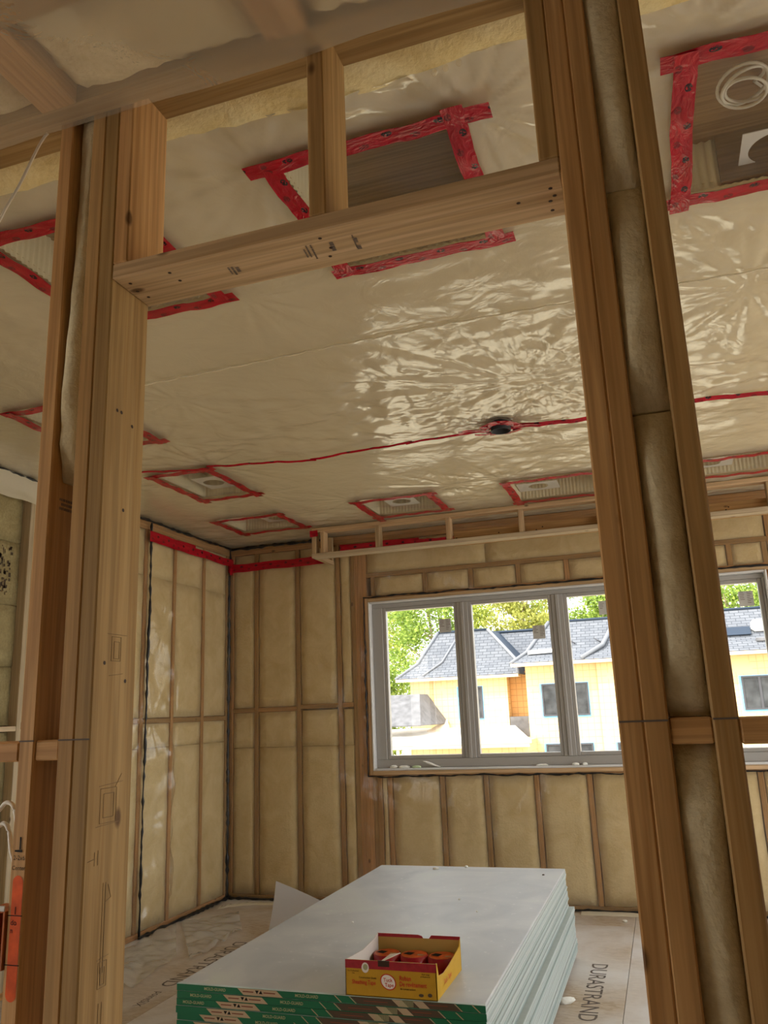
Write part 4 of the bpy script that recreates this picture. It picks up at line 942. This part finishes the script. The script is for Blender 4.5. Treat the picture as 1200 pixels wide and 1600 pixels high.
# film tails of the wall sheeting along the floor edges
fl = empty('film_tail', (0, 0, 0), label='pale loose film edge lying along the floor under the back and left walls', cat='plastic film')
for pts in ([(-3.62, 6.34, .012), (-3.55, 6.42, .014), (-3.40, 6.52, .012), (-3.1, 6.55, .012), (-2.8, 6.57, .016), (-2.4, 6.60, .012)], [(-.75, 6.60, .012), (-.4, 6.60, .014), (-.1, 6.585, .012), (.4, 6.6, .012)]):
    P_ = [Vector(pts[0])]
    for a, b in zip(pts[:-1], pts[1:]):
        for q in range(1, 7): P_.append(Vector(a).lerp(Vector(b), q/6)+Vector((random.uniform(-.006, .006), random.uniform(-.012, .012), random.uniform(-.002, .004))))
    V = []; F = []
    for p in P_: V += [(p.x, p.y-.03, .002), (p.x+.005, p.y, p.z+.008), (p.x+.01, p.y+.04, .003)]
    for q in range(len(P_)-1): F += [(q*3, q*3+3, q*3+4, q*3+1), (q*3+1, q*3+4, q*3+5, q*3+2)]
    mesh('film_edge', V, F, 'poly_pleat', fl, True)
chunk('foam_scrap', (-.655, 4.72, 0), (.05, .03, .018), 'foam_white', 'white scrap on the floor beside the drywall stack', 'foam scrap', None, 44, .6)
chunk('foam_scrap', (-.43, 6.42, 0), (.02, .014, .010), 'foam_white', 'small white scrap on the floor below the window wall', 'foam scrap', None, 45)

# ---- wiring by the outer stud
c1 = [(-1.40, 1.44, 1.05), (-1.36, 1.42, 1.25), (-1.33, 1.405, 1.32), (-1.308, 1.40, 1.338), (-1.293, 1.40, 1.351), (-1.276, 1.40, 1.346), (-1.266, 1.40, 1.325), (-1.264, 1.41, 1.28), (-1.264, 1.44, 1.19)]
c2 = [(-1.38, 1.42, 1.08), (-1.33, 1.40, 1.25), (-1.31, 1.39, 1.295), (-1.296, 1.39, 1.308), (-1.283, 1.39, 1.312), (-1.271, 1.39, 1.296), (-1.263, 1.39, 1.261), (-1.257, 1.395, 1.235), (-1.258, 1.40, 1.19)]
def smooth_pts(P, n=5):
    P = [Vector(p) for p in P]; out = []
    for i in range(len(P)-1):
        p0, p1, p2, p3 = P[max(i-1, 0)], P[i], P[i+1], P[min(i+2, len(P)-1)]
        for q in range(n):
            t = q/n; out.append(.5*((2*p1)+(-p0+p2)*t+(2*p0-5*p1+4*p2-p3)*t*t+(-p0+3*p1-3*p2+p3)*t**3))
    return out+[P[-1]]
tube('cable', smooth_pts(c1), .0045, 'cable_white', None, 8, label='upper loop of pale electrical cable beside the outer left stud', cat='cable')
tube('cable', smooth_pts(c2), .0045, 'cable_white', None, 8, label='lower loop of pale electrical cable beside the outer left stud', cat='cable')
tube('cable', smooth_pts([(-1.34, 1.43, 2.985), (-1.365, 1.43, 2.955), (-1.42, 1.43, 2.85), (-1.473, 1.43, 2.765), (-1.56, 1.44, 2.60), (-1.62, 1.45, 2.4)]), .0035, 'cable_white', None, 8, label='grey cable hanging from the top plate left of the doorway', cat='cable')
eb = empty('outlet_box', (-1.2695, 1.366, 1.105), label='orange sprayed electrical box fixed to the outer left stud', cat='electrical box')
for a in ((-.03, -.027, -.052, .052, 0, .06), (.022, .0275, -.052, .052, 0, .06)): box('box_wall', a[0], a[1], a[4]-.004, a[5], a[2], a[3], 'orange_box_plastic', eb, .001)
for a in ((-.052, -.049), (.049, .052)): box('box_wall', -.027, .022, -.004, .06, a[0], a[1], 'orange_box_plastic', eb, .001)
box('box_back', -.027, .022, .057, .060, -.049, .049, 'orange_box_plastic', eb, .001); box('mounting_ear', .010, .027, -.006, -.003, .052, .062, 'galvanized', eb, .001)

# ------------------------------------------------------------------ outside
gr = mesh('ground', [(-90, 7.5, -3.4), (90, 7.5, -3.4), (90, 120, -3.4), (-90, 120, -3.4)], [(0, 1, 2, 3)], 'ground', kind='structure', label='bare ground between the two houses', cat='ground')
hs = empty('house', (-6.0, 42.0, -3.4), label='unfinished house with sheathed walls and grey hipped roof outside the window', cat='house')
HO = Vector((-6.0, 42.0, -3.4))
def hbox(name, x0, x1, y0, y1, z0, z1, mat, parent=hs, bev=0):
    o = box(name, x0, x1, y0, y1, z0, z1, mat, parent, bev); o.location -= HO if parent is hs else Vector((0, 0, 0)); return o
hbox('wall', -12.65, -7.45, 42.0, 50, -3.4, 3.12, 'house_osb'); hbox('wall_bay', -11.34, -7.45, 41.85, 42.0, -3.4, 3.10, 'house_osb')
hbox('recess_wall', -7.45, -6.2, 42.6, 50, -3.4, 3.3, 'house_osb_shade')
hbox('wall', -6.2, 9.0, 40.1, 50, -3.4, 3.45, 'house_osb'); hbox('wall_bay', -2.8, 1.2, 39.9, 40.1, -3.4, 3.42, 'house_osb')
hbox('wall_membrane', -7.45, -6.35, 41.9, 42.6, -1.0, 1.05, 'underlay')
def hquad(name, pts, mat, parent=hs, thick=.06, uvs=None):
    P_ = [Vector(p)-HO for p in pts]; n_ = len(P_); nr = (P_[1]-P_[0]).cross(P_[2]-P_[0]).normalized()
    if nr.z < 0: nr = -nr
    V = P_+[p-nr*thick for p in P_]; F = [tuple(range(n_)), tuple(range(2*n_-1, n_-1, -1))]+[(k, (k+1) % n_, n_+(k+1) % n_, n_+k) for k in range(n_)]
    sl = [math.hypot(p.y, p.z) for p in P_]; uv = [(p.x+p.y*.3, s_) for p, s_ in zip(P_, sl)]
    y0, z0 = P_[0].y, P_[0].z; uv = [(p.x if abs(nr.x) < .6 else p.y, math.hypot(p.z-z0, (p.y-y0))) for p in P_]
    return mesh(name, V, F, mat, parent, uv=uv+uv)
# left wing: flared hip roof
eL, eR, yE, zE = -13.23, -6.75, 41.3, 3.16
hquad('roof_plane', [(eL, yE, zE), (eR, yE, zE), (-7.0, 42.2, 3.92), (-12.26, 42.2, 3.92)], 'roof_shingle')
hquad('roof_plane', [(-12.26, 42.2, 3.92), (-7.0, 42.2, 3.92), (-8.57, 43.4, 5.62), (-11.34, 43.4, 5.62)], 'roof_shingle')
hquad('roof_plane', [(eL, 49, zE), (eL, yE, zE), (-12.26, 42.2, 3.92), (-12.26, 49, 3.92)], 'roof_shingle')
hquad('roof_plane', [(-12.26, 49, 3.92), (-12.26, 42.2, 3.92), (-11.34, 43.4, 5.62), (-11.34, 49, 5.62)], 'roof_shingle')
hquad('roof_plane', [(eR, yE, zE), (-5.6, 49, zE), (-6.2, 49, 3.92), (-7.0, 42.2, 3.92)], 'roof_shingle')
hquad('roof_plane', [(-7.0, 42.2, 3.92), (-6.0, 49, 3.92), (-8.0, 49, 5.62), (-8.57, 43.4, 5.62)], 'dark_flash_shade')  # roof side turned from the sun, its shade painted as dark colour
hquad('roof_plane', [(-8.8, 44.2, 3.6), (-3.5, 44.2, 3.6), (-3.5, 45.8, 5.66), (-8.8, 45.8, 5.66)], 'roof_shingle')
hbox('fascia', eL, eR, yE-.03, yE, zE-.16, zE-.02, 'fascia_wood'); hbox('soffit', eL, eR, yE, 42.0, zE-.14, zE-.10, 'fascia_wood')
# right wing
e2, zE2 = 39.3, 3.56
hquad('roof_plane', [(-6.75, e2, zE2), (10.5, e2, zE2), (10.5, 40.3, 4.22), (-6.1, 40.3, 4.05)], 'roof_shingle')
hquad('roof_plane', [(-6.1, 40.3, 4.05), (10.5, 40.3, 4.22), (10.5, 41.9, 5.62), (-5.1, 41.9, 5.62)], 'roof_shingle')
hquad('roof_plane', [(-6.75, 48, zE2), (-6.75, e2, zE2), (-6.1, 40.3, 4.05), (-5.1, 41.9, 5.62), (-5.1, 48, 5.62)], 'roof_shingle')
hbox('fascia', -6.75, 10.5, e2-.03, e2, zE2-.17, zE2-.02, 'fascia_wood'); hbox('soffit', -6.75, 10.5, e2, 40.1, zE2-.15, zE2-.11, 'fascia_wood')
def cap(pts, r=.07, mat='ridge_cap'): tube('ridge_cap', [Vector(p)-HO for p in pts], r, mat, hs, 6)
cap([(eL, yE, zE), (-12.26, 42.2, 3.95), (-11.34, 43.4, 5.66)], .09); cap([(-11.34, 43.4, 5.66), (-8.57, 43.4, 5.66)], .07, 'dark_flash_shade'); cap([(-8.57, 43.4, 5.66), (-7.0, 42.2, 3.96), (eR, yE, zE)], .09)
cap([(-11.77, yE+.1, 3.28), (-10.89, 42.2, 3.98), (-10.12, 43.3, 5.5)], .06); cap([(-6.75, e2, zE2), (-6.1, 40.3, 4.1), (-5.1, 41.9, 5.66)], .09); cap([(-5.1, 41.9, 5.66), (10.5, 41.9, 5.66)], .07, 'dark_flash_shade')
cap([(-3.4, e2+.05, 3.64), (-2.44, 40.3, 4.26), (-2.0, 41.3, 5.15)], .11); cap([(-8.8, 45.75, 5.68), (-3.5, 45.75, 5.68)], .08, 'dark_flash_shade')
hquad('roof_step', [(-6.0, 39.95, 4.02), (-4.6, 39.95, 4.06), (-4.6, 40.2, 4.22), (-6.0, 40.2, 4.18)], 'house_white')
hquad('skylight', [(3.0, 40.35, 4.34), (4.15, 40.35, 4.34), (4.15, 40.75, 4.72), (3.0, 40.75, 4.72)], 'dark_flash_shade', thick=.04)
hbox('roof_vent', 4.2, 5.0, 40.4, 40.9, 4.45, 5.0, 'house_white', bev=.12); hbox('roof_vent', 4.25, 4.9, 39.8, 40.1, 3.95, 4.12, 'underlay', bev=.03)
for x in (-4.05, -2.85): cap([(x, 40.6, 4.62), (x+.32, 40.55, 4.40)], .03, 'house_window_frame')
# house windows
def hwin(x0, x1, y, z0, z1, n_, parent=hs):
    o = empty('house_window', ((x0+x1)/2-HO.x, y-HO.y, (z0+z1)/2-HO.z), parent=hs); w_, h_ = (x1-x0)/2, (z1-z0)/2
    box('membrane', -w_-.10, w_+.04, -.01, .02, -h_-.08, h_+.03, 'blue_membrane', o, 0); box('pane', -w_, w_, -.03, -.012, -h_, h_, 'house_glass', o, 0)
    for a, b, c_, d_ in [(-w_, -w_+.07, -h_, h_), (w_-.07, w_, -h_, h_), (-w_, w_, -h_, -h_+.07), (-w_, w_, h_-.07, h_)]+[(-w_+2*w_*q/n_-.05, -w_+2*w_*q/n_+.05, -h_, h_) for q in range(1, n_)]: box('frame', a, b, -.07, -.03, c_, d_, 'house_window_frame', o, 0)
hwin(-10.0, -8.75, 41.84, 1.02, 2.62, 2); hwin(-5.48, -3.30, 40.09, 1.03, 2.53, 3); hwin(3.42, 4.9, 40.09, 1.0, 2.47, 2); hwin(-5.48, -3.3, 40.09, -.75, -.24, 3); hwin(-1.2, .3, 39.89, 1.0, 2.5, 2); hwin(6.4, 8.0, 40.09, 1.0, 2.47, 2); hwin(-2.2, -.4, 39.89, -.75, -.24, 2)
# low porch roof and the tarred lower roof
hquad('porch_roof', [(-14.5, 36.4, .10), (-5.6, 36.4, .10), (-7.2, 41.9, .62), (-14.5, 41.9, .62)], 'porch_sheath', thick=.12)
hquad('porch_valley', [(-11.4, 40.4, .52), (-10.2, 40.4, .52), (-10.7, 41.9, 1.05)], 'fascia_wood')
hquad('lower_roof', [(-14.5, 38.3, .85), (-11.1, 38.3, .85), (-11.75, 40.6, 2.35), (-14.5, 40.6, 2.35)], 'underlay'); hquad('lower_roof', [(-11.1, 38.3, .85), (-10.6, 41.9, .85), (-11.7, 41.9, 2.35), (-11.75, 40.6, 2.35)], 'underlay')
hbox('porch_beam', -14.5, -5.7, 36.45, 36.6, -.18, .02, 'fascia_wood'); hbox('porch_wall', -11.3, -5.9, 37.2, 42, -3.4, .05, 'house_osb')
for x in (-14.3, -13.4, -12.5, -11.8): hbox('porch_post', x, x+.14, 36.5, 36.64, -3.4, -.15, 'fascia_wood')
# trees behind the house
def tree(x, y, h, rad, leafm, label, n_=2600, seed=0, lean=0):
    r_ = np.random.default_rng(seed); t = empty('tree', (x, y, -3.4), label=label, cat='tree', group='trees behind the house')
    pts = [(lean*q/8+.1*math.sin(q+seed), .05*math.cos(q), (h*.9)*q/8) for q in range(9)]
    V, F = tube_data(pts, [.26*(1-q/9.5) for q in range(9)], 8)
    for b in range(9):
        z0 = h*(.35+.06*b); a = b*2.4+seed; L_ = rad*r_.uniform(.5, .9); p0 = Vector((lean*z0/h, 0, z0)); p1 = p0+Vector((math.cos(a)*L_, math.sin(a)*L_, L_*.7))
        v2, f2 = tube_data([p0, p0.lerp(p1, .5)+Vector((0, 0, -.1)), p1], [.09, .06, .02], 5); k_ = len(V); V += v2; F += [tuple(k_+q for q in f) for f in f2]
    mesh('trunk', V, F, 'bark', t, True)
    # clumps of leaves
    nc = 70; cz = r_.uniform(.18, 1.0, nc); rr = rad*np.sqrt(np.clip(1-((cz-.62)/.48)**2, .05, 1))*np.sqrt(r_.uniform(.05, 1, nc)); ca = r_.uniform(0, 6.28, nc)
    C_ = np.stack([rr*np.cos(ca)+lean*cz, rr*np.sin(ca), cz*h], 1)
    ci = r_.integers(0, nc, n_); P_ = C_[ci]+r_.normal(0, rad*.19, (n_, 3))*np.array([1, 1, .8])
    N = r_.normal(0, 1, (n_, 3)); N /= np.linalg.norm(N, axis=1)[:, None]; A_ = np.cross(N, r_.normal(0, 1, (n_, 3))); A_ /= np.linalg.norm(A_, axis=1)[:, None]; B_ = np.cross(N, A_)
    s = r_.uniform(.07, .16, n_)[:, None]; Q = np.stack([P_-A_*s, P_-B_*s*.6, P_+A_*s, P_+B_*s*.6+N*s*.2], 1).reshape(-1, 3)
    mesh('foliage', Q.tolist(), np.arange(4*n_).reshape(-1, 4).tolist(), leafm, t, kind='stuff')
TR = [(-21.5, 52, 13.5, 3.2, 'leaf_green', 'dense green tree left of the house, leftmost in the first pane'), (-17.6, 51, 14.5, 3.2, 'leaf_yellowgreen', 'bright yellow green tree left of the house roof'),
      (-14.2, 53, 14.5, 3.0, 'leaf_green', 'green tree with pale trunk behind the left roof hip'), (-11.3, 54, 14.0, 2.8, 'leaf_yellowgreen', 'yellow green tree behind the left roof ridge'),
      (-8.6, 55, 13.6, 2.8, 'leaf_autumn', 'autumn tinted tree in the second pane left'), (-5.9, 54, 14.2, 2.8, 'leaf_green', 'green tree in the second pane right of the autumn one'),
      (-3.3, 56, 12.4, 2.2, 'leaf_green', 'thin green tree in the third pane against the sky'), (.9, 57, 11.5, 2.2, 'leaf_yellowgreen', 'tree hidden behind the right doorway studs'),
      (4.6, 55, 13.5, 2.8, 'leaf_green', 'green tree behind the roof in the rightmost pane'), (8.2, 55, 13.5, 2.8, 'leaf_yellowgreen', 'yellow green tree beyond the rightmost pane edge'), (-16.9, 47, 8.2, 2.2, 'leaf_green', 'low bushy tree beside the house wall')]
for i, (x, y, h, r_, lm, lb) in enumerate(TR):
    k_ = (56 if i % 2 == 0 else 65)/y if i < 10 else 1
    tree(x*k_, y*k_, (h+3.4-4.9)*k_+1.5 if i < 10 else h, r_*(.8 if 2 < i < 7 else (.9 if i % 2 == 0 else 1.05)), lm, lb, 14000, i+1, .3*math.sin(i*2))
